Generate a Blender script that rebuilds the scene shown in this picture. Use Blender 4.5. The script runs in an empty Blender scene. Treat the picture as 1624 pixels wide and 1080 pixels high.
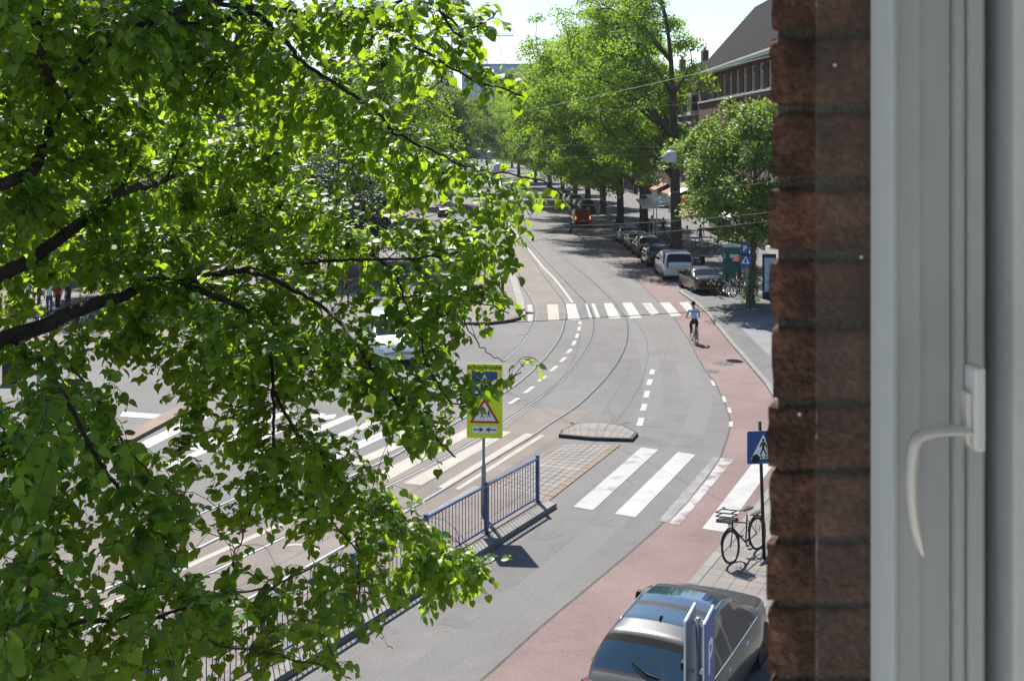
import bpy, bmesh, math, random
import numpy as np
from mathutils import Vector, Matrix, Euler, kdtree

random.seed(7)
RNG = np.random.default_rng(7)
R = math.radians
SC = bpy.context.scene
COL = SC.collection

# ---------------------------------------------------------------- camera, sky, sun, exposure
# the camera stands at a third-floor window, 9 m above the street, looking level along +Y with a shifted lens
F, H, YH, CX = 1800.0, 9.0, 220.0, 812.0
def G(x, y, z=0.0):
    s = (H - z) / (y - YH)
    return ((x - CX) * s, F * s)
def at(x, y, Y):
    return Vector(((x - CX) * Y / F, Y, H - (y - YH) * Y / F))

cam = bpy.data.cameras.new('camera')
cam.sensor_width = 36; cam.lens = 36 * F / 1624
cam.shift_y = -(540 - YH) / 1624
cam.clip_start = 0.05; cam.clip_end = 3000
cam.dof.use_dof = True; cam.dof.focus_distance = 11.0
cam.dof.aperture_fstop = cam.lens / 2.6      # 2.6 mm pupil
camo = bpy.data.objects.new('camera', cam); COL.objects.link(camo)
camo.location = (0, 0, H); camo.rotation_euler = (R(90), 0, 0)
SC.camera = camo

SUN_EL, SUN_AZ = R(52), R(-16)               # azimuth from +Y, negative to the left
world = bpy.data.worlds.new('World'); SC.world = world; world.use_nodes = True
wn = world.node_tree.nodes; wl = world.node_tree.links
sky = wn.new('ShaderNodeTexSky'); sky.sky_type = 'NISHITA'; sky.sun_disc = False
sky.sun_elevation = SUN_EL; sky.sun_rotation = SUN_AZ
sky.air_density = 1.0; sky.dust_density = 0.4; sky.ozone_density = 1.2
bg = wn['Background']; bg.inputs['Strength'].default_value = 0.062
wl.new(sky.outputs[0], bg.inputs[0])
sl = bpy.data.lights.new('sun', 'SUN'); sl.energy = 4.0; sl.angle = R(0.55); sl.color = (1.0, 0.955, 0.88)
so = bpy.data.objects.new('sun', sl); COL.objects.link(so)
sd = Vector((math.sin(SUN_AZ) * math.cos(SUN_EL), math.cos(SUN_AZ) * math.cos(SUN_EL), math.sin(SUN_EL)))
so.rotation_euler = sd.to_track_quat('Z', 'Y').to_euler(); so.location = (-20, 60, 60)
vs = SC.view_settings
vs.view_transform = 'Standard'; vs.look = 'None'; vs.gamma = 1; vs.exposure = 1.35
SC.cycles.max_bounces = 6; SC.cycles.diffuse_bounces = 4; SC.cycles.glossy_bounces = 3
SC.cycles.transmission_bounces = 6; SC.cycles.transparent_max_bounces = 8
SC.cycles.caustics_reflective = False; SC.cycles.caustics_refractive = False
SC.cycles.sample_clamp_indirect = 6

# ---------------------------------------------------------------- materials
MATS = {}
def lin(c):
    return tuple(c) + (1.0,)
def mat(name, c1, c2=None, scale=5.0, rough=0.7, metal=0.0, bump=0.0, bscale=None, grain=0.0, gscale=90.0,
        spec=0.5, crack=None, stretch=None, detail=4.0, lo=0.35, hi=0.65, coat=0.0, emit=None, coords='pos', big=None):
    m = bpy.data.materials.new(name); m.use_nodes = True; MATS[name] = m
    nt = m.node_tree; n = nt.nodes; l = nt.links
    b = n['Principled BSDF']
    b.inputs['Roughness'].default_value = rough; b.inputs['Metallic'].default_value = metal
    b.inputs['Specular IOR Level'].default_value = spec
    if coat: b.inputs['Coat Weight'].default_value = coat; b.inputs['Coat Roughness'].default_value = 0.04
    if emit:
        b.inputs['Emission Color'].default_value = lin(emit[0]); b.inputs['Emission Strength'].default_value = emit[1]
    if coords == 'pos':
        src = n.new('ShaderNodeNewGeometry').outputs['Position']
    else:
        src = n.new('ShaderNodeTexCoord').outputs['Object']
    if stretch:
        mp = n.new('ShaderNodeMapping'); mp.inputs['Scale'].default_value = stretch
        l.new(src, mp.inputs[0]); src = mp.outputs[0]
    def noise_(sc, det=4.0):
        t = n.new('ShaderNodeTexNoise'); t.inputs['Scale'].default_value = sc; t.inputs['Detail'].default_value = det
        l.new(src, t.inputs['Vector']); return t.outputs['Fac']
    def remap(f, a, b_, c=0.0, d=1.0):
        t = n.new('ShaderNodeMapRange'); t.inputs[1].default_value = a; t.inputs[2].default_value = b_
        t.inputs[3].default_value = c; t.inputs[4].default_value = d; l.new(f, t.inputs[0]); return t.outputs[0]
    col = None
    if c2 is not None:
        mx = n.new('ShaderNodeMix'); mx.data_type = 'RGBA'
        mx.inputs[6].default_value = lin(c1); mx.inputs[7].default_value = lin(c2)
        l.new(remap(noise_(scale, detail), lo, hi), mx.inputs[0]); col = mx.outputs[2]
    def mult(f):
        nonlocal col
        mm = n.new('ShaderNodeMix'); mm.data_type = 'RGBA'; mm.blend_type = 'MULTIPLY'; mm.inputs[0].default_value = 1.0
        if col is None: mm.inputs[6].default_value = lin(c1)
        else: l.new(col, mm.inputs[6])
        l.new(f, mm.inputs[7]); col = mm.outputs[2]
    if grain: mult(remap(noise_(gscale, 2.0), 0.3, 0.7, 1 - grain, 1 + grain))
    if big: mult(remap(noise_(big[0], 3.0), 0.3, 0.7, 1 - big[1], 1 + big[1]))
    if crack:                                                        # fine wandering cracks and sealed joints
        wn_ = n.new('ShaderNodeTexNoise'); wn_.inputs['Scale'].default_value = 1.1; wn_.inputs['Detail'].default_value = 5; l.new(src, wn_.inputs['Vector'])
        ad = n.new('ShaderNodeMix'); ad.data_type = 'VECTOR'; ad.inputs[0].default_value = .30; l.new(src, ad.inputs[4]); l.new(wn_.outputs['Color'], ad.inputs[5])
        vo = n.new('ShaderNodeTexVoronoi'); vo.feature = 'DISTANCE_TO_EDGE'; vo.inputs['Scale'].default_value = crack[0]; l.new(ad.outputs[1], vo.inputs['Vector'])
        line = remap(vo.outputs['Distance'], 0, crack[1], 1, 0)
        msk = remap(noise_(.16, 2.0), .50, .60)
        mu = n.new('ShaderNodeMath'); mu.operation = 'MULTIPLY'; l.new(line, mu.inputs[0]); l.new(msk, mu.inputs[1])
        mult(remap(mu.outputs[0], 0, 1, 1.0, .66))
        mult(remap(noise_(1.7, 4.0), .35, .7, 1.035, .93)); mult(remap(noise_(.55, 2.0), .62, .72, 1.0, .90))
    if col is None: b.inputs['Base Color'].default_value = lin(c1)
    else: l.new(col, b.inputs['Base Color'])
    if bump:
        bp = n.new('ShaderNodeBump'); bp.inputs['Strength'].default_value = bump; bp.inputs['Distance'].default_value = 0.02
        l.new(noise_(bscale or gscale, 3.0), bp.inputs['Height']); l.new(bp.outputs[0], b.inputs['Normal'])
    return m

mat('asphalt', (0.0909, 0.0869, 0.0859), (0.1111, 0.1062, 0.1051), .35, .85, grain=.30, gscale=38, bump=.35, bscale=60, big=(.09, .10), crack=(.42, .012))
mat('red_asphalt', (0.125, 0.0827, 0.0792), (0.159, 0.1053, 0.1008), .5, .88, grain=.22, gscale=40, bump=.3, bscale=60, big=(.13, .12), crack=(.35, .010))
mat('tram_concrete', (0.1126, 0.0933, 0.0827), (0.1434, 0.1187, 0.1053), .8, .85, grain=.18, gscale=30, bump=.2, big=(.2, .10))
mat('paving_grey', (0.0774, 0.0766, 0.0792), (0.0986, 0.0974, 0.1008), 1.2, .85, grain=.2, gscale=12, bump=.2, big=(.15, .1))
mat('paving_light', (0.1126, 0.1153, 0.1258), (0.1434, 0.1467, 0.1602), .9, .8, grain=.10, gscale=14, bump=.1)
mat('paving_pink', (0.1144, 0.095, 0.088), (0.1456, 0.121, 0.112), 1.1, .85, grain=.2, gscale=9)
mat('slab_grey', (0.1302, 0.1162, 0.1074), (0.1658, 0.1478, 0.1366), 1.6, .8, grain=.12, gscale=30, bump=.1)
mat('slab_mid', (.118, .108, .101), (.140, .128, .120), 1.6, .8, grain=.15, gscale=30, bump=.1)
mat('slab_warm', (.135, .116, .103), (.160, .138, .124), 1.6, .8, grain=.15, gscale=30, bump=.1)
mat('slab_light', (0.1628, 0.154, 0.1452), (0.2072, 0.196, 0.1848), 1.6, .8, grain=.10, gscale=30)
mat('tile_tan', (0.1408, 0.1038, 0.0748), (0.1792, 0.1322, 0.0952), 1.3, .85, grain=.15, gscale=30, bump=.1)
mat('kerb', (0.132, 0.1276, 0.1214), (0.168, 0.1624, 0.1546), 2.0, .8, grain=.15, gscale=25, bump=.15)
mat('kerb_dark', (0.02, 0.019, 0.018), (0.04, 0.038, 0.036), 2.0, .85, grain=.15, gscale=25)
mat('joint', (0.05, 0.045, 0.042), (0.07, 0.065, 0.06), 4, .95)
mat('road_paint', (0.243, 0.2412, 0.2385), (0.297, 0.2948, 0.2915), 1.5, .65, grain=.12, gscale=22, bump=.1)
mat('cream_paint', (0.2205, 0.198, 0.171), (0.2695, 0.242, 0.209), 1.5, .7, grain=.12, gscale=22)
# worn paint lets the road through where the noise is high
def worn(name, paint, under, lo, hi, sc):
    m = mat(name, under, paint, sc, .75, grain=.15, gscale=30, lo=lo, hi=hi, detail=8.0); return m
worn('worn_paint', (.27, .268, .265), (.12, .118, .116), .30, .46, 1.6)
worn('worn_paint_red', (.28, .27, .268), (.132, .100, .098), .40, .56, 2.2)
worn('worn_paint_faint', (.165, .165, .17), (.11, .108, .108), .35, .62, 3.5)
mat('rail_steel', (0.3, 0.31, 0.335), (0.22, 0.225, 0.24), 3, .34, metal=1.0)
mat('rail_groove', (.03, .029, .028), rough=.9)
mat('patch_dark', (.088, .084, .083), (.096, .092, .091), 1.2, .85, grain=.3, gscale=38, bump=.3, bscale=60)
mat('patch_pale', (.108, .104, .103), (.117, .113, .112), 1.2, .85, grain=.3, gscale=38, bump=.3, bscale=60)
mat('tyre_wear', (.092, .0885, .088), (.098, .0945, .094), 1.2, .8, grain=.3, gscale=38, bump=.3, bscale=60, big=(.4, .06))
mat('iron', (.045, .045, .047), (.07, .068, .066), 8, .6, metal=.6)
mat('fence_blue', (0.01, 0.046, 0.135), (0.018, 0.07, 0.185), 2.0, .28, grain=.1, gscale=20, coords='obj', coat=.4)
mat('galvanised', (.20, .205, .21), (.28, .285, .29), 6, .45, metal=.7, coords='obj')
mat('dark_metal', (.02, .02, .022), (.035, .035, .036), 6, .45, metal=.5, coords='obj')
mat('sign_yellow', (.62, .78, .01), (.66, .82, .015), 2, .5, coords='obj')
mat('sign_blue', (.010, .062, .255), (.014, .075, .29), 2, .4, coords='obj')
mat('sign_white', (.74, .75, .76), (.80, .81, .82), 2, .45, coords='obj')
mat('sign_black', (.012, .012, .013), rough=.5)
mat('sign_red', (.46, .018, .022), rough=.45)
mat('sign_grey_back', (.27, .28, .29), (.33, .34, .35), 3, .5, metal=.4, coords='obj')
mat('bark', (.045, .034, .026), (.10, .082, .066), 6, .95, grain=.35, gscale=25, bump=.8, bscale=18, stretch=(1, 1, .25))
mat('bark_dark', (.018, .013, .010), (.040, .031, .024), 9, .95, grain=.3, gscale=60, bump=.7, bscale=40)
mat('brick_red', (0.095, 0.028, 0.019), (0.15, 0.047, 0.031), 9, .9, grain=.2, gscale=4, stretch=(1, 1, 4), big=(.25, .15))
mat('brick_brown', (0.058, 0.027, 0.02), (0.085, 0.039, 0.028), 9, .9, grain=.2, gscale=4, stretch=(1, 1, 4), big=(.25, .15))
mat('roof_tile', (0.015, 0.013, 0.014), (0.028, 0.024, 0.025), 3.0, .9, grain=.3, gscale=2.5, stretch=(1, 1, 5), spec=.1)
mat('white_wood', (.66, .66, .64), (.76, .76, .745), 3, .45, grain=.05, gscale=6)
mat('stone_trim', (.48, .46, .42), (.56, .54, .50), 2, .7, grain=.1, gscale=8)
mat('window_glass', (.025, .032, .040), (.05, .06, .07), .4, .05, spec=.9)
mat('glass_tower', (.14, .27, .44), (.22, .37, .55), .15, .12, spec=.9)
mat('tower_frame', (.16, .26, .38), rough=.5)
mat('plaster', (.42, .385, .34), (.50, .47, .43), .6, .85, grain=.1, gscale=3)
mat('awning_white', (.66, .65, .63), (.74, .73, .71), 3, .75)
mat('awning_orange', (0.2, 0.085, 0.05), (0.25, 0.12, 0.07), 2, .8)
mat('orange_sign', (.66, .14, .06), rough=.5)
mat('shop_dark', (.02, .02, .022), (.05, .045, .042), .7, .3)
mat('shop_white', (.55, .54, .52), rough=.6)
mat('teal_plastic', (.006, .125, .115), (.010, .155, .145), 2, .45, coords='obj')
mat('poster', (.16, .38, .62), (.45, .62, .78), 3, .2, coords='obj')
mat('lamp_white', (0.36, 0.37, 0.4), (0.42, 0.43, 0.46), 3, .3, coords='obj')
mat('wire', (.035, .036, .038), rough=.5, metal=.6)
mat('wire_pale', (.22, .24, .21), rough=.6)
mat('tyre', (.014, .014, .015), (.026, .026, .027), 12, .85, coords='obj')
mat('rim', (.42, .43, .44), (.5, .51, .52), 6, .3, metal=.9, coords='obj')
mat('chrome', (.70, .71, .73), rough=.12, metal=1.0)
mat('car_glass', (.006, .008, .010), rough=.03, spec=.5)
mat('car_glass_sky', (.020, .045, .075), rough=.04, spec=1.0, coat=1.0)
mat('black_trim', (.010, .010, .011), rough=.6, spec=.25)
mat('seam', (.070, .068, .068), (.085, .083, .083), 3, .9)
mat('tail_red', (.30, .006, .010), rough=.12, coat=.8)
mat('tail_dark', (.10, .004, .008), rough=.12, coat=.9)
mat('lamp_lit', (.9, .20, .05), rough=.3, emit=((1.0, .28, .04), .45))
mat('head_lamp', (.62, .64, .66), rough=.08, coat=.8)
mat('plate_yellow', (.66, .42, .02), rough=.5)
mat('room_paint', (0.84, 0.84, 0.83), (0.88, 0.88, 0.87), 1.5, .8)
mat('room_floor', (0.58, 0.56, 0.53), (0.64, 0.62, 0.59), 2, .5)
def paint(name, c, rough=.28, metal=.35, coat=1.0):
    return mat(name, c, tuple(x * 1.08 for x in c), 1.2, rough, metal, coat=coat, coords='obj')
paint('paint_grey', (.048, .048, .048), .36, .35, .7)
paint('paint_white', (.60, .64, .67), .3, .1)
paint('paint_black', (.010, .011, .013))
paint('paint_darkgrey', (.030, .034, .040))
paint('paint_plum', (.030, .018, .018))
paint('paint_silver', (.36, .38, .40), .3, .7)
paint('paint_blue', (.30, .37, .43), .3, .6)
paint('paint_red', (.22, .014, .010))
for nm, c in dict(shirt_blue=(.32, .42, .56), navy=(.012, .016, .035), black_cloth=(.012, .012, .013), denim=(.04, .07, .14),
                  red_cloth=(.42, .025, .02), white_cloth=(.62, .61, .60), pink_cloth=(.50, .24, .22), grey_cloth=(.14, .14, .15),
                  skin=(.46, .27, .19), hair=(.022, .015, .011), tan_cloth=(.36, .27, .18)).items():
    mat(nm, c, tuple(x * 1.15 for x in c), 14, .85, coords='obj')

def leaf_mat(name, dark, light, trans, rough=.42, tmix=.45, spec=.45):
    m = bpy.data.materials.new(name); m.use_nodes = True; MATS[name] = m
    nt = m.node_tree; n = nt.nodes; l = nt.links
    b = n['Principled BSDF']; out = n['Material Output']
    a = n.new('ShaderNodeAttribute'); a.attribute_name = 'tint'
    mx = n.new('ShaderNodeMix'); mx.data_type = 'RGBA'
    mx.inputs[6].default_value = lin(dark); mx.inputs[7].default_value = lin(light)
    l.new(a.outputs['Fac'], mx.inputs[0]); l.new(mx.outputs[2], b.inputs['Base Color'])
    b.inputs['Roughness'].default_value = rough; b.inputs['Specular IOR Level'].default_value = spec
    t = n.new('ShaderNodeBsdfTranslucent')
    mt = n.new('ShaderNodeMix'); mt.data_type = 'RGBA'
    mt.inputs[6].default_value = lin(tuple(x * .72 for x in trans)); mt.inputs[7].default_value = lin(trans)
    l.new(a.outputs['Fac'], mt.inputs[0]); l.new(mt.outputs[2], t.inputs[0])
    ms = n.new('ShaderNodeMixShader'); ms.inputs[0].default_value = tmix
    l.new(b.outputs[0], ms.inputs[1]); l.new(t.outputs[0], ms.inputs[2]); l.new(ms.outputs[0], out.inputs[0])
    return m
leaf_mat('leaf_linden', (.018, .058, .008), (.098, .200, .020), (.480, .700, .026), .42, .48, .38)
leaf_mat('leaf_elm', (.042, .108, .012), (.110, .205, .024), (.40, .62, .036), .6, .46, .2)
leaf_mat('leaf_maple', (.050, .115, .022), (.125, .215, .042), (.34, .50, .06), .5, .40, .3)
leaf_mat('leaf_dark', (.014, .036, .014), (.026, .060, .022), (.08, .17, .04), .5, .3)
leaf_mat('leaf_far', (.060, .112, .024), (.10, .165, .036), (.32, .46, .05), .6, .42, .2)

m = bpy.data.materials.new('dusty_glass'); m.use_nodes = True; MATS['dusty_glass'] = m
nt = m.node_tree; n = nt.nodes; l = nt.links
out = n['Material Output']; n.remove(n['Principled BSDF'])
tr = n.new('ShaderNodeBsdfTransparent'); gl = n.new('ShaderNodeBsdfGlossy'); gl.inputs['Roughness'].default_value = .03
df = n.new('ShaderNodeBsdfDiffuse'); df.inputs[0].default_value = (.75, .76, .75, 1)
fr = n.new('ShaderNodeFresnel'); fr.inputs[0].default_value = 1.25
m1 = n.new('ShaderNodeMixShader'); l.new(fr.outputs[0], m1.inputs[0]); l.new(tr.outputs[0], m1.inputs[1]); l.new(gl.outputs[0], m1.inputs[2])
ns = n.new('ShaderNodeTexNoise'); ns.inputs['Scale'].default_value = 14; ns.inputs['Detail'].default_value = 5
mr = n.new('ShaderNodeMapRange'); mr.inputs[1].default_value = .3; mr.inputs[2].default_value = .7; mr.inputs[3].default_value = .012; mr.inputs[4].default_value = .034
tcg = n.new('ShaderNodeNewGeometry'); l.new(tcg.outputs['Position'], ns.inputs[0]); l.new(ns.outputs[0], mr.inputs[0])
m2 = n.new('ShaderNodeMixShader'); l.new(mr.outputs[0], m2.inputs[0]); l.new(m1.outputs[0], m2.inputs[1]); l.new(df.outputs[0], m2.inputs[2])  # pale diffuse share paints the veil of a reflection on the pane
l.new(m2.outputs[0], out.inputs[0])
m = mat('pier_brick', (0.066, 0.038, 0.028), (0.15, 0.076, 0.055), 30, .95, grain=.45, gscale=140, bump=.6, bscale=190, big=(14, .40))
m = mat('pier_mortar', (0.075, 0.068, 0.058), (0.12, 0.11, 0.098), 40, .98, grain=.3, gscale=200, bump=.8, bscale=220)
m = mat('frame_white', (0.73, 0.79, 0.81), (0.78, 0.84, 0.86), 5, .35, grain=.02, gscale=60, stretch=(1, 1, .3))
m = mat('gasket', (.030, .024, .018), (.05, .042, .033), 20, .8)
m = mat('handle_white', (.74, .74, .70), rough=.22, coat=.3)

# ---------------------------------------------------------------- mesh helpers
def link(o, parent=None):
    COL.objects.link(o)
    if parent is not None: o.parent = parent
    return o
def tag(o, label=None, cat=None, group=None, kind=None):
    if label: o['label'] = label
    if cat: o['category'] = cat
    if group: o['group'] = group
    if kind: o['kind'] = kind
    return o
def thing(name, label, cat, loc=(0, 0, 0), rz=0.0, group=None, rx=0.0):
    o = bpy.data.objects.new(name, None); o.empty_display_size = .2
    o.location = loc; o.rotation_euler = (rx, 0, rz); link(o)
    return tag(o, label, cat, group)
def obj(name, mesh, parent=None, loc=None, rot=None, scale=None):
    o = bpy.data.objects.new(name, mesh); link(o, parent)
    if loc is not None: o.location = loc
    if rot is not None: o.rotation_euler = rot
    if scale is not None: o.scale = scale
    return o

class MB:
    def __init__(s): s.v = []; s.f = []
    def add(s, vs_, fs_):
        k = len(s.v); s.v.extend([tuple(p) for p in vs_]); s.f.extend([tuple(i + k for i in q) for q in fs_]); return s
    def box(s, c, d, rot=None, taper=1.0):
        x, y, z = d[0] / 2, d[1] / 2, d[2] / 2
        p = [Vector((sx * x * (taper if sz > 0 else 1), sy * y * (taper if sz > 0 else 1), sz * z)) for sz in (-1, 1) for sx, sy in ((-1, -1), (1, -1), (1, 1), (-1, 1))]
        if rot is not None: p = [rot @ q for q in p]
        c = Vector(c)
        return s.add([q + c for q in p], [(3, 2, 1, 0), (4, 5, 6, 7), (0, 1, 5, 4), (1, 2, 6, 5), (2, 3, 7, 6), (3, 0, 4, 7)])
    def prism(s, poly, z0, z1, bottom=False):
        n_ = len(poly)
        a = sum(poly[i][0] * poly[(i + 1) % n_][1] - poly[(i + 1) % n_][0] * poly[i][1] for i in range(n_))
        if a < 0: poly = poly[::-1]
        vs_ = [(p[0], p[1], z0) for p in poly] + [(p[0], p[1], z1) for p in poly]
        fs_ = [tuple(range(n_, 2 * n_))] + [(i, (i + 1) % n_, n_ + (i + 1) % n_, n_ + i) for i in range(n_)]
        if bottom: fs_.append(tuple(range(n_ - 1, -1, -1)))
        return s.add(vs_, fs_)
    def sheet(s, poly, z):
        n_ = len(poly)
        a = sum(poly[i][0] * poly[(i + 1) % n_][1] - poly[(i + 1) % n_][0] * poly[i][1] for i in range(n_))
        if a < 0: poly = poly[::-1]
        return s.add([(p[0], p[1], z) for p in poly], [tuple(range(n_))])
    def strip(s, pts, w0, w1, z, z1=None):
        """ribbon along a ground polyline between lateral offsets w0..w1 (right positive)"""
        P = [Vector((p[0], p[1])) for p in pts]; L = []; Rr = []
        for i, p in enumerate(P):
            t = (P[min(i + 1, len(P) - 1)] - P[max(i - 1, 0)]).normalized(); nn = Vector((t.y, -t.x))
            L.append(p + nn * w0); Rr.append(p + nn * w1)
        n_ = len(P)
        if z1 is None:
            vs_ = [(q.x, q.y, z) for q in L] + [(q.x, q.y, z) for q in Rr]
            return s.add(vs_, [(n_ + i, n_ + i + 1, i + 1, i) for i in range(n_ - 1)])
        vs_ = [(q.x, q.y, z) for q in L] + [(q.x, q.y, z) for q in Rr] + [(q.x, q.y, z1) for q in L] + [(q.x, q.y, z1) for q in Rr]
        fs_ = []
        for i in range(n_ - 1):
            a, b, c, d = i, n_ + i, 2 * n_ + i, 3 * n_ + i
            fs_ += [(d, d + 1, c + 1, c), (a, c, c + 1, a + 1), (b + 1, d + 1, d, b)]
        fs_ += [(0, n_, 3 * n_, 2 * n_), (n_ - 1, 3 * n_ - 1, 4 * n_ - 1, 2 * n_ - 1)]
        return s.add(vs_, fs_)
    def tube(s, pts, r, n=6, cap=True):
        P = [Vector(p) for p in pts]
        if not hasattr(r, '__len__'): r = [r] * len(P)
        k = len(s.v); up = None
        for i, p in enumerate(P):
            t = (P[min(i + 1, len(P) - 1)] - P[max(i - 1, 0)])
            t = t.normalized() if t.length > 1e-9 else Vector((0, 0, 1))
            if up is None: up = Vector((0, 0, 1)) if abs(t.z) < .9 else Vector((1, 0, 0))
            a = t.cross(up)
            a = a.normalized() if a.length > 1e-6 else t.orthogonal().normalized()
            b = a.cross(t); up = b
            for j in range(n):
                q = p + (a * math.cos(2 * math.pi * j / n) + b * math.sin(2 * math.pi * j / n)) * r[i]
                s.v.append(tuple(q))
        for i in range(len(P) - 1):
            for j in range(n):
                j2 = (j + 1) % n
                s.f.append((k + i * n + j2, k + i * n + j, k + (i + 1) * n + j, k + (i + 1) * n + j2))
        if cap:
            s.f.append(tuple(k + j for j in range(n))); s.f.append(tuple(k + (len(P) - 1) * n + j for j in range(n - 1, -1, -1)))
        return s
    def lathe(s, prof, n=16, c=(0, 0, 0)):
        k = len(s.v)
        for (rr, z) in prof:
            for j in range(n):
                s.v.append((c[0] + rr * math.cos(2 * math.pi * j / n), c[1] + rr * math.sin(2 * math.pi * j / n), c[2] + z))
        for i in range(len(prof) - 1):
            for j in range(n):
                j2 = (j + 1) % n
                s.f.append((k + i * n + j, k + i * n + j2, k + (i + 1) * n + j2, k + (i + 1) * n + j))
        return s
    def wheel(s, c, r0, r1, w, n=20, axis='y'):
        """ring (annulus with thickness) round the y axis"""
        k = len(s.v); c = Vector(c)
        for j in range(n):
            a = 2 * math.pi * j / n; ca, sa = math.cos(a), math.sin(a)
            for rr, ww in ((r0, -w), (r1, -w * .7), (r1, w * .7), (r0, w)):
                s.v.append((c.x + rr * ca, c.y + ww / 2, c.z + rr * sa))
        for j in range(n):
            a, b = k + 4 * j, k + 4 * ((j + 1) % n)
            for q in range(4):
                s.f.append((a + q, a + (q + 1) % 4, b + (q + 1) % 4, b + q))
        return s
    def mesh(s, name, m, smooth=False, origin=None):
        me = bpy.data.meshes.new(name)
        vs_ = s.v
        if origin is not None:
            ox, oy, oz = origin; vs_ = [(x - ox, y - oy, z - oz) for x, y, z in vs_]
        me.from_pydata(vs_, [], s.f)
        if m is not None: me.materials.append(MATS[m] if isinstance(m, str) else m)
        if smooth: me.polygons.foreach_set('use_smooth', [True] * len(me.polygons))
        me.update(); return me
    def build(s, name, m, parent=None, smooth=False, origin=None, kind=None, bevel=0.0):
        o = obj(name, s.mesh(name, m, smooth, origin), parent)
        if origin is not None and parent is None: o.location = origin
        if kind: o['kind'] = kind
        if bevel:
            b = o.modifiers.new('bevel', 'BEVEL'); b.width = bevel; b.segments = 2; b.limit_method = 'ANGLE'
        return o
def copy_tree(o, parent=None):
    c = o.copy(); COL.objects.link(c); c.parent = parent
    for ch in o.children: copy_tree(ch, c)
    return c
def smooth_line(pts, n=4):
    """Catmull-Rom through the points"""
    P = [Vector(p) for p in pts]; out = []
    for i in range(len(P) - 1):
        p0, p1, p2, p3 = P[max(i - 1, 0)], P[i], P[i + 1], P[min(i + 2, len(P) - 1)]
        for k in range(n):
            t = k / n
            out.append(.5 * ((2 * p1) + (p2 - p0) * t + (2 * p0 - 5 * p1 + 4 * p2 - p3) * t * t + (3 * p1 - p0 - 3 * p2 + p3) * t ** 3))
    out.append(P[-1]); return out
def walk(pts, step):
    """points at equal steps along a polyline"""
    P = [Vector(p) for p in pts]; out = [P[0]]; need = step
    for a, b in zip(P, P[1:]):
        d = (b - a).length; pos = 0.0
        while d - pos >= need:
            pos += need; out.append(a.lerp(b, pos / d)); need = step
        need -= d - pos
    return out
def GG(pts): return [G(*p) for p in pts]

# ---------------------------------------------------------------- ground, road, rails, markings
def structure(mb, name, m, parent=None, **k):
    o = mb.build(name, m, parent, **k)
    if parent is None: o['kind'] = 'structure'
    return o
structure(MB().sheet([(-900, -60), (900, -60), (900, 1800), (-900, 1800)], 0), 'ground', 'paving_grey')

RKERB = [(-16, -17), (-5.1, 5), (3.80, 23.3), (5.43, 26.6), (7.25, 30.6), (8.5, 35), (9.19, 40.6), (9.33, 43.4), (9.47, 46.8), (9.62, 50.9), (10.0, 58.1)]
RKERB = [tuple(p) for p in smooth_line([Vector(p) for p in RKERB], 4)]
CORNER = [(9.95, 62.8), (9.75, 66.4), (10.6, 67.6), (12.3, 68.0)]
FARK = [(12.2, 75), (11.9, 90), (11.4, 105), (10.5, 130), (9.3, 155), (7.6, 182), (5.4, 210), (1.5, 245), (-4, 285), (-14, 340)]
RIGHT = RKERB + CORNER + FARK
LEFTK = [(-60, 38), (-34, 42), (-20.6, 45.6), (-17.2, 48.9), (-13.2, 54), (-10.8, 60), (-9.6, 68), (-9.2, 80), (-9.4, 100), (-10.2, 130), (-12, 165), (-15, 205), (-20, 245), (-28, 290), (-40, 340)]
road_poly = [(-60, -17)] + RIGHT + [(-40, 345)] + LEFTK[::-1]
structure(MB().sheet(road_poly, .004), 'road', 'asphalt')

# tram lanes: pale brown concrete along the tracks
RAIL_PX = {
 'L1': [(800, 405), (822, 440), (845, 479), (850, 491), (849, 509), (843, 523), (827, 546), (811, 562), (792, 578), (745, 608), (680, 648), (618, 684), (598, 693), (455, 755), (313, 817), (177, 873), (60, 920), (-60, 970), (-260, 1060)],
 'L2': [(838, 405), (862, 440), (888, 474), (896, 491), (895, 509), (890, 529), (882, 544), (867, 564), (847, 585), (835, 596), (808, 617), (740, 660), (702, 681), (655, 705), (615, 728), (490, 786), (372, 841), (308, 872), (178, 930), (20, 998), (-140, 1070), (-320, 1155)],
 'R1': [(813, 351), (832, 374), (855, 401), (892, 440), (926, 475), (938, 491), (943.5, 507), (943.5, 523), (938, 544), (918, 576), (894, 602), (865, 625), (844, 640), (798, 672), (769, 691), (693, 733), (629, 765), (530, 814), (438, 859), (391, 881), (324, 914), (200, 971), (0, 1064), (-160, 1140)],
 'R2': [(829, 351), (853, 374), (881, 401), (930, 440), (969, 477), (981, 491), (992, 507), (994, 523), (992, 544), (981, 570), (961, 598), (938, 622), (920, 639), (900, 654), (867, 675), (844, 691), (782, 728), (671, 795), (570, 852), (469, 909), (422, 935), (310, 994), (213, 1047), (60, 1135), (-60, 1205)]}
RAIL = {k: [Vector((*G(*p), 0)) for p in v] for k, v in RAIL_PX.items()}
for k, ext in dict(L1=(-2.25, 112), L2=(-.8, 112), R1=(-2.5, 165), R2=(-1.07, 165)).items():
    RAIL[k] = [Vector((ext[0] - .07 * 60, ext[1] + 60, 0)), Vector((*ext, 0))] + RAIL[k]
RAIL = {k: smooth_line(v, 5) for k, v in RAIL.items()}
def seg(line, y0, y1): return [p for p in line if y0 <= p.y <= y1]
def mid(a, b):
    return [(p + min(b, key=lambda q: (q - p).length)) / 2 for p in a]
MIDL, MIDR = mid(RAIL['L1'], RAIL['L2']), mid(RAIL['R1'], RAIL['R2'])
structure(MB().strip(seg(MIDR, 12, 38), -1.45, 1.75, .008), 'tram_lane', 'tram_concrete')
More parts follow.
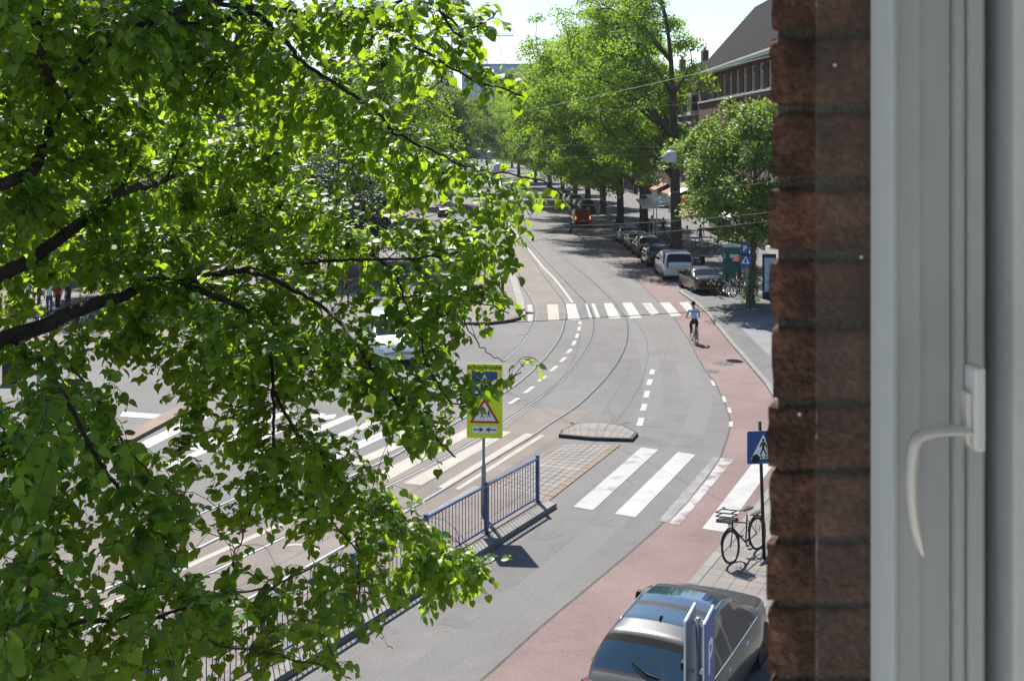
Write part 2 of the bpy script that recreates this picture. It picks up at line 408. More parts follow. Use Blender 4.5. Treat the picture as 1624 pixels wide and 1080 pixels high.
structure(MB().strip(seg(MIDL, 12, 27), -1.1, 1.5, .0075), 'tram_lane', 'tram_concrete')
structure(MB().strip(seg(MIDL, 57.6, 112), -1.25, 1.55, .008), 'tram_lane', 'tram_concrete')
for k in ('L1', 'L2', 'R1', 'R2'):
    o = structure(MB().strip(RAIL[k], -.030, .030, .005, .020), 'tram_rail', 'rail_steel')
    s_ = 1 if k in ('L1', 'R1') else -1
    a, b = (.035, .085) if s_ > 0 else (-.085, -.035)
    MB().strip(RAIL[k], a, b, .0135).build('rail_groove', 'rail_groove', o)

# red cycle lane along the right kerb
red_left = GG([(500, 1290), (640, 1178), (763, 1080), (830, 1020), (880, 976), (936, 930), (998, 878), (1055, 827), (1078, 805), (1119, 761), (1139, 735), (1148, 712), (1157, 684), (1158, 668), (1154, 650), (1145, 630), (1132, 603), (1122, 592), (1106, 566), (1097, 547), (1074, 512), (1064, 496), (1048, 482)])
red_left = [tuple(p) for p in smooth_line([Vector(p) for p in red_left], 3)] + [(8.0, 68), (8.0, 75), (7.9, 90), (7.4, 110), (6.4, 135), (5.2, 160), (3, 190)]
red_right = RKERB[3:] + [(9.9, 63), (9.7, 68), (9.65, 80), (9.4, 95), (9.0, 110), (8.1, 135), (6.9, 160), (4.7, 190)]
structure(MB().sheet(red_left + red_right[::-1], .008), 'cycle_lane', 'red_asphalt')
structure(MB().strip([Vector(p) for p in red_left], -.035, .02, .0105), 'lane_seam', 'joint')

# pavements: raised slabs with kerb stones
pave_r = RIGHT + [(-14, 350), (120, 350), (120, -17)]
structure(MB().prism(pave_r, .0, .075), 'pavement', 'paving_grey')
PAVE = bpy.data.objects['pavement']
def kerb_line(pts, parent, w=(0.0, .2), z=(.0, .085), step=1.0, m='kerb', limit=90):
    P = walk([Vector((p[0], p[1])) for p in pts], step)
    me = MB().box((0, 0, (z[0] + z[1]) / 2), (step - .012, w[1] - w[0], z[1] - z[0])).mesh('kerb_stone', m)
    for a, b in list(zip(P, P[1:]))[:limit]:
        t = (b - a).normalized(); nn = Vector((t.y, -t.x)); c = (a + b) / 2 + nn * (w[0] + w[1]) / 2
        o = obj('kerb_stone', me, parent, (c.x, c.y, 0), (0, 0, math.atan2(t.y, t.x)))
kerb_line([p for p in RIGHT if 8 < p[1] < 100], PAVE, (-.02, .17), (0.001, .092))
light = GG([(1158, 506), (1222, 569), (1300, 640), (1420, 610), (1300, 500)])
structure(MB().sheet([(p[0], p[1]) for p in light], .0795), 'pavement_slabs', 'paving_light')
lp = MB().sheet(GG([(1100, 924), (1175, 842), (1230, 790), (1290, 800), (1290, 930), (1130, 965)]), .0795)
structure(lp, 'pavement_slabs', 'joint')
pave_l = LEFTK + [(-60, 345), (-400, 345), (-400, 38)]
structure(MB().prism(pave_l, 0, .11), 'pavement', 'paving_pink')
PAVEL = bpy.data.objects['pavement.001']
kerb_line(LEFTK[2:10], PAVEL, (-.18, .02), (.001, .122))
# platform between the two carriageways up the street
isl = [(.31, 56.6), (-.2, 55.6), (-1.37, 54.8), (-2.4, 54.9), (-3.0, 58), (-4.6, 95), (-4.9, 112), (-3.6, 112), (-2.7, 100), (-1.29, 89), (-.25, 76), (.05, 68), (.28, 62)]
structure(MB().prism(isl, 0, .13), 'traffic_island', 'paving_pink')
ISL = bpy.data.objects['traffic_island']
kerb_line(isl[8:] + isl[:1], ISL, (-.38, .02), (.001, .145), m='slab_light')
kerb_line(isl[:4], ISL, (-.18, .02), (.001, .145), step=.6, m='kerb_dark')

# fence island and the paved refuge of the near crossing
FA, FB = Vector((.63, 27.8)), Vector((-6.6, 14.7))
fdir = (FB - FA).normalized(); fn = Vector((-fdir.y, fdir.x))      # fn points to the right carriageway
if fn.x < 0: fn = -fn
plat = [FA + fn * .42 - fdir * .12, FB + fn * .42, Vector((-8.2, 14.5)), Vector((-5.6, 19.1)), Vector((-3.6, 23.0)), Vector((-.75, 29.1)), Vector((.2, 28.7))]
structure(MB().prism([tuple(p) for p in plat], 0, .11), 'fence_island', 'paving_pink')
FI = bpy.data.objects['fence_island']
kerb_line([tuple(FA + fn * .44 - fdir * .12), tuple(FB + fn * .44)], FI, (-.02, .24), (.001, .122), m='kerb')
kerb_line([tuple(plat[3]), tuple(plat[4]), tuple(plat[5])], FI, (-.2, .0), (.001, .122), m='kerb')

ra, rb = Vector(G(884, 706)), Vector(G(985, 706)); rc, rd = Vector(G(862, 802)), Vector(G(766, 774))
refuge = structure(MB().sheet([tuple(ra), tuple(rb), tuple(rc), tuple(rd)], .012), 'refuge_paving', 'joint')
NU, NV = 9, 18
slab_cache = {}
for j in range(NV):
    for i in range(NU):
        def pt(u, v):
            return (ra.lerp(rb, u)).lerp(rd.lerp(rc, u), v)
        g = .03
        q = [pt((i + g) / NU, (j + g) / NV), pt((i + 1 - g) / NU, (j + g) / NV), pt((i + 1 - g) / NU, (j + 1 - g) / NV), pt((i + g) / NU, (j + 1 - g) / NV)]
        c = sum(q, Vector((0, 0))) / 4
        m_ = 'tile_tan' if i in (0, NU - 1) else ('slab_light' if j == 8 else 'slab_grey')
        mb = MB().prism([tuple(p - c) for p in q], 0, .012 + random.uniform(0, .003))
        obj('paving_slab', mb.mesh('paving_slab', m_), refuge, (c.x, c.y, .013))
nose = GG([(886, 694), (890, 687), (914, 676), (950, 674), (990, 680), (1012, 691), (1003, 701), (940, 699)])
nm = structure(MB().prism(nose, 0, .10), 'refuge_nose', 'kerb_dark')
nc = sum((Vector(p) for p in nose), Vector((0, 0))) / len(nose)
inner = [tuple(nc + (Vector(p) - nc) * .92) for p in nose]
MB().prism(inner, .099, .108).build('nose_top', 'slab_grey', nm)
def along(pl, f):
    P = [Vector(p) for p in pl]; d = [(b - a).length for a, b in zip(P, P[1:])]; t = f * sum(d)
    for a, b, q in zip(P, P[1:], d):
        if t <= q: return a.lerp(b, t / q)
        t -= q
    return P[-1]
front, back = [inner[0], inner[7], inner[6]], [inner[1], inner[2], inner[3], inner[4], inner[5]]
for i in range(1, 10):                                               # joints between the cut stones of the nose
    MB().strip([along(front, i / 10), along(back, i / 10)], -.007, .007, .1105).build('stone_joint', 'joint', nm)
MB().strip([along(front, k / 8).lerp(along(back, k / 8), .5) for k in range(9)], -.007, .007, .1107).build('stone_joint', 'joint', nm)
# brown-tiled refuge on the far left of the crossing
left_ref = GG([(190, 706), (206, 690), (276, 652), (300, 650), (282, 664), (212, 702)])
structure(MB().prism(left_ref, 0, .12), 'refuge_nose', 'tile_tan')
structure(MB().sheet(GG([(192, 709), (213, 707), (310, 745), (250, 770), (150, 760)]), .009), 'paved_patch', 'paving_pink')

# ---- painted markings
def poly_mark(px, m='road_paint', z=.014, name='crossing_stripe', par=None):
    return structure(MB().sheet(GG(px), z), name, m, par)
def zb(x, y): return (780 + x / 5.075, 440 + y / 5.075)
def zd(x, y): return (860 + x / 3.858, 580 + y / 3.858)
def zc(x, y): return (560 + x / 4.5, 560 + y / 4.5)
def ze(x, y): return (180 + x / 3.6, 600 + y / 3.6)
far = [[(287, 222), (325, 222), (328, 355), (290, 355)], [(443, 218), (530, 218), (545, 352), (457, 352)],
       [(595, 215), (672, 215), (712, 345), (617, 345)], [(752, 215), (768, 215), (808, 335), (790, 338)],
       [(800, 215), (827, 212), (873, 330), (845, 335)], [(900, 212), (968, 207), (1042, 330), (945, 335)],
       [(1048, 207), (1125, 204), (1208, 328), (1115, 333)], [(1350, 205), (1430, 203), (1525, 312), (1445, 318)],
       [(1505, 204), (1583, 200), (1650, 292), (1590, 297)]]
ZF = structure(MB().sheet(GG([zb(*p) for p in far[0]]), .014), 'zebra_crossing', 'cream_paint')
for i, q in enumerate(far[1:]): poly_mark([zb(*p) for p in q], 'cream_paint' if i < 1 else 'road_paint', par=ZF)
poly_mark([zb(*p) for p in [(1207, 210), (1278, 205), (1345, 290), (1288, 312)]], 'worn_paint', par=ZF)
near = [[(605, 502), (712, 515), (310, 887), (190, 865)], [(830, 530), (938, 547), (570, 930), (443, 908)], [(1290, 595), (1415, 605), (1115, 1020), (978, 998)]]
ZN = structure(MB().sheet(GG([zd(*p) for p in near[1]]), .014), 'zebra_crossing', 'road_paint')
poly_mark([zd(*p) for p in near[0]], 'worn_paint', par=ZN)
poly_mark([zd(*p) for p in near[2]], par=ZN)
poly_mark([zd(*p) for p in [(1050, 560), (1085, 565), (1000, 690), (885, 835), (770, 960), (706, 955)]], 'worn_paint_faint', par=ZN)
poly_mark([zd(*p) for p in [(1092, 567), (1172, 575), (840, 975), (772, 965), (890, 845), (1005, 700)]], 'worn_paint_red', par=ZN)
tramz = [[(1228, 575), (1290, 580), (655, 970), (605, 958)], [(1048, 558), (1130, 564), (490, 945), (358, 932)],
         [(815, 538), (908, 548), (262, 905), (108, 893)], [(590, 510), (670, 520), (62, 802), (-40, 790)]]
ZT = structure(MB().sheet(GG([zc(*p) for p in tramz[0]]), .0145), 'zebra_crossing', 'cream_paint')
for q in tramz[1:]: poly_mark([zc(*p) for p in q], 'cream_paint', .0145, par=ZT)
poly_mark([zc(*p) for p in [(1335, 585), (1368, 590), (757, 978), (728, 970)]], 'cream_paint', .0145, par=ZT)
lz = [[(645, 668), (662, 670), (515, 738), (490, 735)], [(598, 663), (614, 665), (463, 731), (440, 728)], [(550, 659), (566, 661), (412, 725), (390, 722)],
      [(503, 655), (518, 657), (361, 720), (340, 717)], [(455, 651), (470, 653), (313, 715), (290, 712)], [(322, 655), (342, 657), (236, 711), (213, 707)], [(372, 690), (392, 692), (272, 741), (246, 744)]]
for i, q in enumerate(lz): poly_mark(q, 'worn_paint' if i == 1 else 'road_paint', .0145, par=ZT)
poly_mark([(195, 653), (262, 658), (250, 665), (190, 661)], name='painted_line')
poly_mark([(500, 661), (534, 657), (530, 664), (505, 668)], name='painted_line')
def dashes(segs, w, name='lane_dash', m='road_paint'):
    for a, b in segs:
        A, B = Vector(G(*a)), Vector(G(*b))
        structure(MB().strip([A, B], -w / 2, w / 2, .0142), name, m)
dashes([(zb(*a), zb(*b)) for a, b in [((710, 357), (709, 382)), ((706, 398), (699, 432)), ((693, 455), (681, 490)), ((672, 512), (652, 548)), ((640, 578), (608, 612)),
        ((593, 645), (552, 683)), ((525, 715), (472, 757)), ((437, 796), (375, 840)), ((335, 880), (264, 933)), ((215, 973), (140, 1020))]], .15)
dashes([(zd(*a), zd(*b)) for a, b in [((677, 25), (668, 55)), ((662, 85), (650, 120)), ((645, 155), (633, 197)), ((628, 235), (615, 278)), ((608, 320), (593, 372))]], .19)
dashes([((1150, 638), (1147, 629)), ((1158, 655), (1156, 647)), ((1159, 677), (1159.5, 669)), ((1133, 612), (1129, 604))], .12)
wl_ = [Vector(G(*p)) for p in [(800, 347), (806.7, 355), (823, 377), (845, 404), (863, 426), (878, 441), (894, 461), (908, 480)]]
structure(MB().strip(smooth_line(wl_, 3), -.07, .07, .0142), 'painted_line', 'road_paint')
structure(MB().strip([Vector(G(*p)) for p in [(470, 821), (444, 833), (322, 887), (205, 944), (60, 1010), (-40, 1058)]], -.09, .09, .0142), 'painted_line', 'cream_paint')
structure(MB().strip(smooth_line([Vector(G(*p)) for p in [(448, 867), (470, 864), (490, 867), (506, 876)]], 3), -.05, .05, .0142), 'painted_line', 'cream_paint')
# repaired seams and cracks in the asphalt
for pts, w in [([(1062, 545), (1052, 575), (1040, 600)], .02), ([(1002, 574), (990, 605), (965, 640), (955, 660)], .02), ([(800, 574), (880, 575), (1000, 573), (1100, 577)], .025),
               ([(940, 560), (946, 574)], .02), ([(932, 545), (938, 575)], .02), ([(1068, 663), (1080, 665)], .025), ([(985, 752), (1005, 770)], .03)]:
    structure(MB().strip([Vector(G(*p)) for p in pts], -w * .45, w * .45, .0075), 'asphalt_seam', 'seam')
structure(MB().sheet(GG([(1020, 682), (1120, 690), (1110, 712), (1000, 705)]), .0062), 'asphalt_patch', 'paving_grey')
for px_, m_ in (([(905, 560), (938, 556), (950, 600), (905, 606)], 'patch_dark'), ([(1070, 575), (1098, 573), (1118, 612), (1085, 616)], 'patch_pale'), ([(700, 940), (790, 905), (820, 925), (735, 965)], 'patch_dark')):
    structure(MB().sheet(GG(px_), .0058), 'asphalt_patch', m_)
for (x_, y_), (w_, h_) in (((862, 846), (34, 12)), ((1000, 640), (20, 9)), ((722, 985), (30, 14)), ((1040, 560), (14, 5)), ((960, 830), (22, 9)), ((610, 1000), (26, 11))):
    pl_ = [(x_ + w_ * math.cos(a) * (.75 + .25 * math.sin(3 * a + x_)), y_ + h_ * math.sin(a) * (.8 + .2 * math.cos(2 * a + y_))) for a in [2 * math.pi * k / 18 for k in range(18)]]
    structure(MB().sheet(GG(pl_), .0066), 'oil_stain', 'patch_dark')
lane = smooth_line([Vector(G(*p)) for p in [(430, 1190), (560, 1080), (700, 985), (850, 872), (962, 780), (1036, 705), (1072, 640), (1066, 580), (1040, 520), (1010, 478), (950, 420), (895, 365)]], 5)
for c_ in (-.85, .85):
    structure(MB().strip(lane, c_ - .36, c_ + .36, .0050), 'tyre_track', 'tyre_wear')
kd_, kn_ = Vector((.443, .897)), Vector((.897, -.443))                 # near pavement laid in square slabs
for m_ in ('slab_grey', 'paving_pink', 'slab_grey'):
    pass
for i in range(30):
    for j in range(8):
        c = Vector((3.80, 23.3)) + kd_ * (-3.4 + .302 * i) + kn_ * (.33 + .302 * j)
        me_ = slab_cache.setdefault((i * 7 + j * 3) % 3, None)
        if me_ is None:
            k_ = (i * 7 + j * 3) % 3; me_ = slab_cache[k_] = MB().box((0, 0, 0), (.294, .294, .012)).mesh('paving_slab', ('slab_grey', 'slab_mid', 'slab_warm')[k_])
        obj('paving_slab', me_, PAVE, (c.x, c.y, .0815 + random.uniform(0, .003)), (random.uniform(-.006, .006), random.uniform(-.006, .006), math.atan2(kd_.y, kd_.x)))
def cover(x, y, r, label):
    X, Y = G(x, y)
    o = MB().lathe([(0, .006), (r * .96, .006), (r, .0)], 20).build('manhole_cover', 'iron'); o.location = (X, Y, .0125)
    tag(o, label, 'manhole cover', 'manhole covers')
    MB().wheel((0, 0, 0), r * .8, r * .74, .002, 20).build('cover_ring', 'rim', o)
    o.children[0].rotation_euler = (R(90), 0, 0); o.children[0].location = (0, 0, .0075)
cover(821, 530, .36, 'round iron cover in the asphalt beside the outer tram rail, past the yellow sign')
cover(716, 659, .36, 'round iron cover in the asphalt just left of the yellow school sign')
cover(1126, 589, .34, 'dark iron cover on the left edge of the red cycle lane')
cover(1146, 577, .42, 'large worn grey cover in the middle of the red cycle lane')

# ---------------------------------------------------------------- fence
fence = thing('railing', 'blue steel railing with upright bars along the raised tram island', 'fence', (FA.x, FA.y, .11))
frz = math.atan2(fdir.y, fdir.x); fence.rotation_euler = (0, 0, frz)
FL = (FB - FA).length; HT = 1.08
post_me = MB().box((0, 0, HT / 2 + .01), (.07, .07, HT + .06)).mesh('post', 'fence_blue')
cap_me = MB().box((0, 0, HT + .05), (.085, .085, .025)).mesh('post_cap', 'fence_blue')
bar_me = MB().tube([(0, 0, .12), (0, 0, HT - .03)], .0095, 6, cap=False).mesh('bar', 'fence_blue')
foot_me = MB().box((0, 0, .008), (.16, .16, .016)).mesh('foot_plate', 'iron')
npan = 6; pl = FL / npan
for i in range(npan + 1):
    p = obj('post', post_me, fence, (i * pl, 0, 0)); obj('post_cap', cap_me, p); obj('foot_plate', foot_me, p)
for i in range(npan):
    x0, x1 = i * pl + .035, (i + 1) * pl - .035
    MB().box(((x0 + x1) / 2, 0, HT - .01), (x1 - x0, .055, .045)).build('top_rail', 'fence_blue', fence)
    MB().box(((x0 + x1) / 2, 0, .10), (x1 - x0, .03, .04)).build('bottom_rail', 'fence_blue', fence)
    nb = 18
    for k in range(nb): obj('bar', bar_me, fence, (x0 + (x1 - x0) * (k + .5) / nb, 0, 0))

# ---------------------------------------------------------------- signs
def text_mesh(txt, size, m, bold=0.0):
    cu = bpy.data.curves.new('lettering', 'FONT'); cu.body = txt; cu.size = size; cu.align_x = 'CENTER'; cu.align_y = 'CENTER'
    cu.offset = bold; cu.extrude = .001; cu.resolution_u = 3
    o = bpy.data.objects.new('tmp', cu); COL.objects.link(o)
    dg = bpy.context.evaluated_depsgraph_get()
    me = bpy.data.meshes.new_from_object(o.evaluated_get(dg)); me.name = 'lettering'
    bpy.data.objects.remove(o); me.materials.clear(); me.materials.append(MATS[m]); return me
def flat(poly, y, m, name, parent, th=.003):
    """a thin plate in the board's x-z plane, front face at -y"""
    mb = MB().prism([(p[0], p[1]) for p in poly], 0, th, True)
    mb.v = [(x, y - z, zz) for x, zz, z in mb.v]
    return mb.build(name, m, parent)
def rect(cx, cz, w, h): return [(cx - w / 2, cz - h / 2), (cx + w / 2, cz - h / 2), (cx + w / 2, cz + h / 2), (cx - w / 2, cz + h / 2)]
def rrect(cx, cz, w, h, r, n=4):
    out = []
    for sx, sz, a0 in ((1, 1, 0), (-1, 1, 90), (-1, -1, 180), (1, -1, 270)):
        for k in range(n + 1):
            a = R(a0 + 90 * k / n); out.append((cx + sx * (w / 2 - r) + r * math.cos(a), cz + sz * (h / 2 - r) + r * math.sin(a)))
    return out
def circ(cx, cz, r, n=14): return [(cx + r * math.cos(2 * math.pi * k / n), cz + r * math.sin(2 * math.pi * k / n)) for k in range(n)]
def thick(a, b, w):
    a, b = Vector(a), Vector(b); t = (b - a).normalized(); nn = Vector((-t.y, t.x)) * w / 2
    return [tuple(a - nn), tuple(b - nn), tuple(b + nn), tuple(a + nn)]
def walking_figure(cx, cz, s, y, parent, m='sign_black', stripes=True):
    flat(circ(cx, cz + .30 * s, .045 * s), y, m, 'figure_head', parent)
    flat([(cx - .05 * s, cz + .24 * s), (cx + .05 * s, cz + .24 * s), (cx + .04 * s, cz + .02 * s), (cx - .04 * s, cz + .02 * s)], y, m, 'figure_body', parent)
    for a, b in [((.0, .04), (.11, -.20)), ((0, .04), (-.10, -.20)), ((.03, .22), (.12, .06)), ((-.03, .22), (-.12, .08))]:
        flat(thick((cx + a[0] * s, cz + a[1] * s), (cx + b[0] * s, cz + b[1] * s), .05 * s), y - .0004, m, 'figure_limb', parent)
    if stripes:
        for k in range(4):
            x = cx + (-.25 + .155 * k) * s; flat([(x, cz - .31 * s), (x + .07 * s, cz - .31 * s), (x + .06 * s, cz - .235 * s), (x, cz - .235 * s)], y - .0008, m, 'figure_stripe', parent)
def ped_sign(board, cx, cz, w, y):
    b = flat(rrect(cx, cz, w, w, .03), y, 'sign_blue', 'blue_panel', board)
    flat([(cx - .40 * w, cz - .36 * w), (cx + .40 * w, cz - .36 * w), (cx, cz + .40 * w)], y - .004, 'sign_white', 'white_triangle', board)
    walking_figure(cx, cz - .05 * w, w * .92, y - .008, board)

px, py = G(767, 827)
ys = thing('school_sign', 'tall fluorescent yellow school route sign on a thin grey pole inside the blue railing', 'sign', (px, py, .11), R(-5))
MB().tube([(0, 0, 0), (0, 0, 1.2), (0, 0, 1.22), (0, 0, 3.55)], [.055, .055, .035, .035], 10).build('pole', 'galvanised', ys, smooth=True)
MB().lathe([(.075, 0), (.075, .03), (.056, .035)], 12).build('pole_collar', 'galvanised', ys)
bd = flat(rrect(.03, 2.74, .84, 1.74, .05), -.045, 'sign_yellow', 'sign_board', ys, .02)
MB().box((.03, -.03, 2.2), (.6, .03, .04)).build('bracket', 'galvanised', ys); MB().box((.03, -.03, 3.25), (.6, .03, .04)).build('bracket', 'galvanised', ys)
t_ = obj('lettering', text_mesh('schoolroute', .165, 'sign_black', .004), bd, (.03, -.067, 3.53), (R(90), 0, 0)); t_['label'] = 'black word schoolroute along the top of the yellow board'
ped_sign(bd, .03, 3.13, .60, -.066)
flat([(-.33, 2.22), (.39, 2.22), (.03, 2.82)], -.066, 'sign_red', 'red_triangle', bd)
flat([(-.235, 2.275), (.295, 2.275), (.03, 2.715)], -.070, 'sign_white', 'white_triangle', bd)
for dx, s in ((-.06, .62), (.10, .52)): walking_figure(.03 + dx, 2.42, s * .6, -.074, bd, stripes=False)
flat(rrect(.03, 2.07, .58, .17, .03), -.066, 'sign_white', 'arrow_panel', bd)
for sg in (-1, 1):
    c = .03 + sg * .15
    flat(thick((c + sg * .12, 2.07), (c - sg * .04, 2.07), .028), -.070, 'sign_black', 'arrow_shaft', bd)
    flat([(c - sg * .13, 2.07), (c - sg * .02, 2.135), (c - sg * .05, 2.07), (c - sg * .02, 2.005)][::sg], -.0704, 'sign_black', 'arrow_head', bd)

px, py = G(1212, 893)
cs = thing('crossing_sign', 'blue square pedestrian crossing sign on a dark pole above the parked black bicycle', 'sign', (px, py, .08), R(8))
MB().tube([(.0, 0, 0), (-.10, 0, 2.93)], [.038, .034], 10).build('pole', 'dark_metal', cs, smooth=True)
bb = flat(rrect(-.05, 2.40, .70, .70, .03), -.05, 'sign_grey_back', 'sign_board', cs, .015)
ped_sign(bb, -.05, 2.40, .68, -.066)
flat([(-.30, 2.08), (-.13, 2.08), (-.12, 2.2), (-.2, 2.27), (-.29, 2.22)], -.0705, 'black_cloth', 'sticker', bb)
MB().box((-.085, -.02, 2.6), (.3, .05, .035)).build('bracket', 'galvanised', cs); MB().box((-.08, -.02, 2.2), (.3, .05, .035)).build('bracket', 'galvanised', cs)

# parking sign close to the window, its two panels back to back, seen nearly edge on
b0 = at(1104, 992, 13.0)
ps = thing('parking_sign', 'double-sided blue parking sign on a post, seen from above beside the grey car', 'sign', (b0.x, b0.y - .15, .08), R(69))
MB().tube([(0, 0, 0), (0, 0, 3.5)], .032, 10).build('post', 'galvanised', ps, smooth=True)
for sg, nm_ in ((-1, 'near'), (1, 'far')):
    hold = flat(rrect(0, 3.05, .54, 1.0, .03), .115 * sg if sg < 0 else .10, 'sign_grey_back' if sg > 0 else 'sign_blue', 'sign_panel', ps, .02)
    MB().box((0, .07 * sg, 3.45), (.05, .12, .05)).build('clamp', 'chrome', ps); MB().box((0, .07 * sg, 2.9), (.05, .12, .05)).build('clamp', 'chrome', ps)
    fr_ = MB()
    for a, b in (((-.27, 2.55), (-.27, 3.55)), ((.27, 2.55), (.27, 3.55)), ((-.27, 3.55), (.27, 3.55)), ((-.27, 2.55), (.27, 2.55))):
        fr_.tube([(a[0], .105 * sg - .01, a[1]), (b[0], .105 * sg - .01, b[1])], .012, 5)
    fr_.build('panel_rim', 'sign_white', ps)
    if sg < 0:
        t_ = obj('lettering', text_mesh('P', .52, 'sign_white', .012), hold, (0, -.138, 3.08), (R(90), 0, 0)); t_['label'] = 'white letter P on the blue panel'

# parking and warning signs by the teal cabin up the street
px, py = 12.3, 59.5
p2 = thing('parking_sign', 'small blue P sign above a blue warning triangle board by the teal cabin', 'sign', (px, py, .08), 0)
MB().tube([(0, 0, 0), (0, 0, 3.5)], .04, 8).build('post', 'galvanised', p2, smooth=True)
def at_px(x, y, Y): return at(x, y, Y)
q = at(1181, 398, py); a_ = flat(rrect(q.x - px, q.z, .44, .62, .04), -.05, 'sign_blue', 'sign_panel', p2, .02)
t_ = obj('lettering', text_mesh('P', .40, 'sign_white', .008), a_, (q.x - px, -.072, q.z + .04), (R(90), 0, 0)); t_['label'] = 'white letter P'
q = at(1182, 412, py); b_ = flat(rrect(q.x - px, q.z - .08, .62, .62, .04), -.05, 'sign_blue', 'sign_panel', p2, .02)
flat([(q.x - px - .22, q.z - .28), (q.x - px + .22, q.z - .28), (q.x - px, q.z + .12)], -.072, 'sign_white', 'white_triangle', b_)
flat([(q.x - px - .07, q.z - .23), (q.x - px + .07, q.z - .23), (q.x - px + .03, q.z), (q.x - px - .03, q.z)], -.0755, 'sign_black', 'figure_body', b_)

# ---------------------------------------------------------------- the window the camera looks out of
def fx(p, Y=1.0): return (p - CX) * Y / F
pier = thing('brick_pier', 'dark weathered brick pier beside the window, one brick per course', 'wall', (.30, 1.05, 8.2))
YB = 1.05; left_edge = fx(1226, YB)
MB().prism([(left_edge + .006, YB + .0055), (left_edge + .31, YB + .0055), (left_edge + .31, YB + .125), (left_edge + .058, YB + .125)], 8.15, 9.55, True).build('mortar', 'pier_mortar', pier, origin=(.30, 1.05, 8.2))
# courses read from the photograph: top and bottom of each brick
cour = [(-175, -72), (-58, 45), (62, 163), (182, 280), (302, 396), (416, 505), (522, 632), (648, 742), (752, 852), (864, 955), (968, 1072), (1084, 1190)]
lx = [1226, 1225, 1224, 1227, 1221, 1223, 1226, 1219, 1222, 1217, 1219, 1222]
for i, (t, b) in enumerate(cour):
    zt, zbm = H - (t - YH) * YB / F, H - (b - YH) * YB / F
    xl = fx(lx[i], YB); w = .215
    bm = bmesh.new()
    bmesh.ops.create_grid(bm, x_segments=22, y_segments=8, size=.5)
    bmesh.ops.delete(bm, geom=bm.verts[:], context='VERTS')
    nx, nz = 26, 9
    rs = random.Random(i)
    grid = {}
    from mathutils import noise as mnoise
    for face in range(2):                                            # front face, then the left return
        for a in range(nx + 1 if face == 0 else 8):
            for c in range(nz + 1):
                z_ = zbm + (zt - zbm) * c / nz
                if face == 0: x_, y_ = xl + w * a / nx, YB
                else: x_, y_ = xl + .044 * a / 7, YB + .105 * a / 7
                e = 0.0
                ez = min(c, nz - c) / nz
                nv = Vector((x_ * 60 + i * 7, y_ * 60, z_ * 60))
                n1 = mnoise.noise(nv) * .0016 + mnoise.noise(nv * 2.6) * .0009
                n2 = mnoise.noise(Vector((i * 3.1, z_ * 45, a * (0 if face == 0 else .3)))) * .0024
                edge = .0022 * max(0, 1 - ez * 8)
                if face == 0:
                    y_ += n1 + edge + (.004 if a == 0 else .001 if a == 1 else 0)
                    if a < 4: x_ += (n2 + edge * .7) * (1 - a / 4)
                    z_ += mnoise.noise(Vector((x_ * 50, i * 5.0, c))) * .0018 * (1 if c in (0, nz) else .3)
                else:
                    x_ += n2 + edge * .7 + n1
                    if a == 0: y_ += n1 + edge + .004
                grid[face, a, c] = bm.verts.new((x_ - .30, y_ - 1.05, z_ - 8.2))
    for face in range(2):
        for a in range(nx if face == 0 else 7):
            for c in range(nz):
                q = [grid[face, a, c], grid[face, a + 1, c], grid[face, a + 1, c + 1], grid[face, a, c + 1]]
                bm.faces.new(q if face == 0 else q[::-1])
    # top and bottom ledges
    for c, sgn in ((0, 1), (nz, -1)):
        for a in range(nx):
            v1, v2 = grid[0, a, c], grid[0, a + 1, c]
            v3 = bm.verts.new(v2.co + Vector((.013, .03, 0))); v4 = bm.verts.new(v1.co + Vector((.013, .03, 0)))
            q = [v1, v4, v3, v2]; bm.faces.new(q if sgn > 0 else q[::-1])
    bmesh.ops.remove_doubles(bm, verts=bm.verts[:], dist=.0001)
    me = bpy.data.meshes.new('brick'); bm.to_mesh(me); bm.free(); me.materials.append(MATS['pier_brick'])
    for p in me.polygons: p.use_smooth = True
    obj('brick', me, pier)
for p_, q_ in ((1324, 104), (1366, 408), (1268, 657)):               # flecks of paint on the bricks
    c = at(p_, q_, YB - .002); MB().lathe([(0, .0004), (.0012, .0003), (.0018, 0)], 6).build('paint_fleck', 'sign_white', pier)
    f_ = pier.children[-1]; f_.location = c - Vector((.30, 1.05, 8.2)); f_.rotation_euler = (R(90), 0, 0)

wf = thing('window_frame', 'white plastic window frame with stepped ridges on the right edge of the view', 'window', (.40, 1.0, 8.2))
def stile(x0, x1, yf, yb, m, name, z0=8.28, z1=9.6, bev=.003):
    c = ((x0 + x1) / 2, (yf + yb) / 2, (z0 + z1) / 2)
    return MB().box((c[0], c[1], c[2]), (x1 - x0, yb - yf, z1 - z0)).build(name, m, wf, origin=(.40, 1.0, 8.2), bevel=bev)
stile(fx(1380, 1.046), fx(1416), .985, 1.046, 'frame_white', 'frame_lip', bev=.0015)
stile(fx(1416) + .0004, fx(1455), .992, 1.045, 'frame_white', 'frame_stile', bev=.002)
stile(fx(1455) + .0004, fx(1512), 1.006, 1.044, 'frame_white', 'frame_rebate', bev=.002)
stile(fx(1512) + .0004, fx(1532), .999, 1.043, 'frame_white', 'frame_bead', bev=.004)
stile(fx(1532) + .0004, fx(1558), .994, 1.042, 'frame_white', 'frame_bead', bev=.003)
stile(fx(1558) + .0004, fx(1577), 1.02, 1.041, 'gasket', 'rubber_gasket', bev=0)
stile(fx(1577) + .0004, fx(1604), .962, 1.045, 'frame_white', 'sash_stile', bev=.003)
stile(fx(1604) + .0004, fx(1611), .985, 1.04, 'gasket', 'rubber_gasket', bev=0)
stile(fx(1611) + .0004, fx(1760), .958, 1.046, 'frame_white', 'sash_stile', bev=.003)
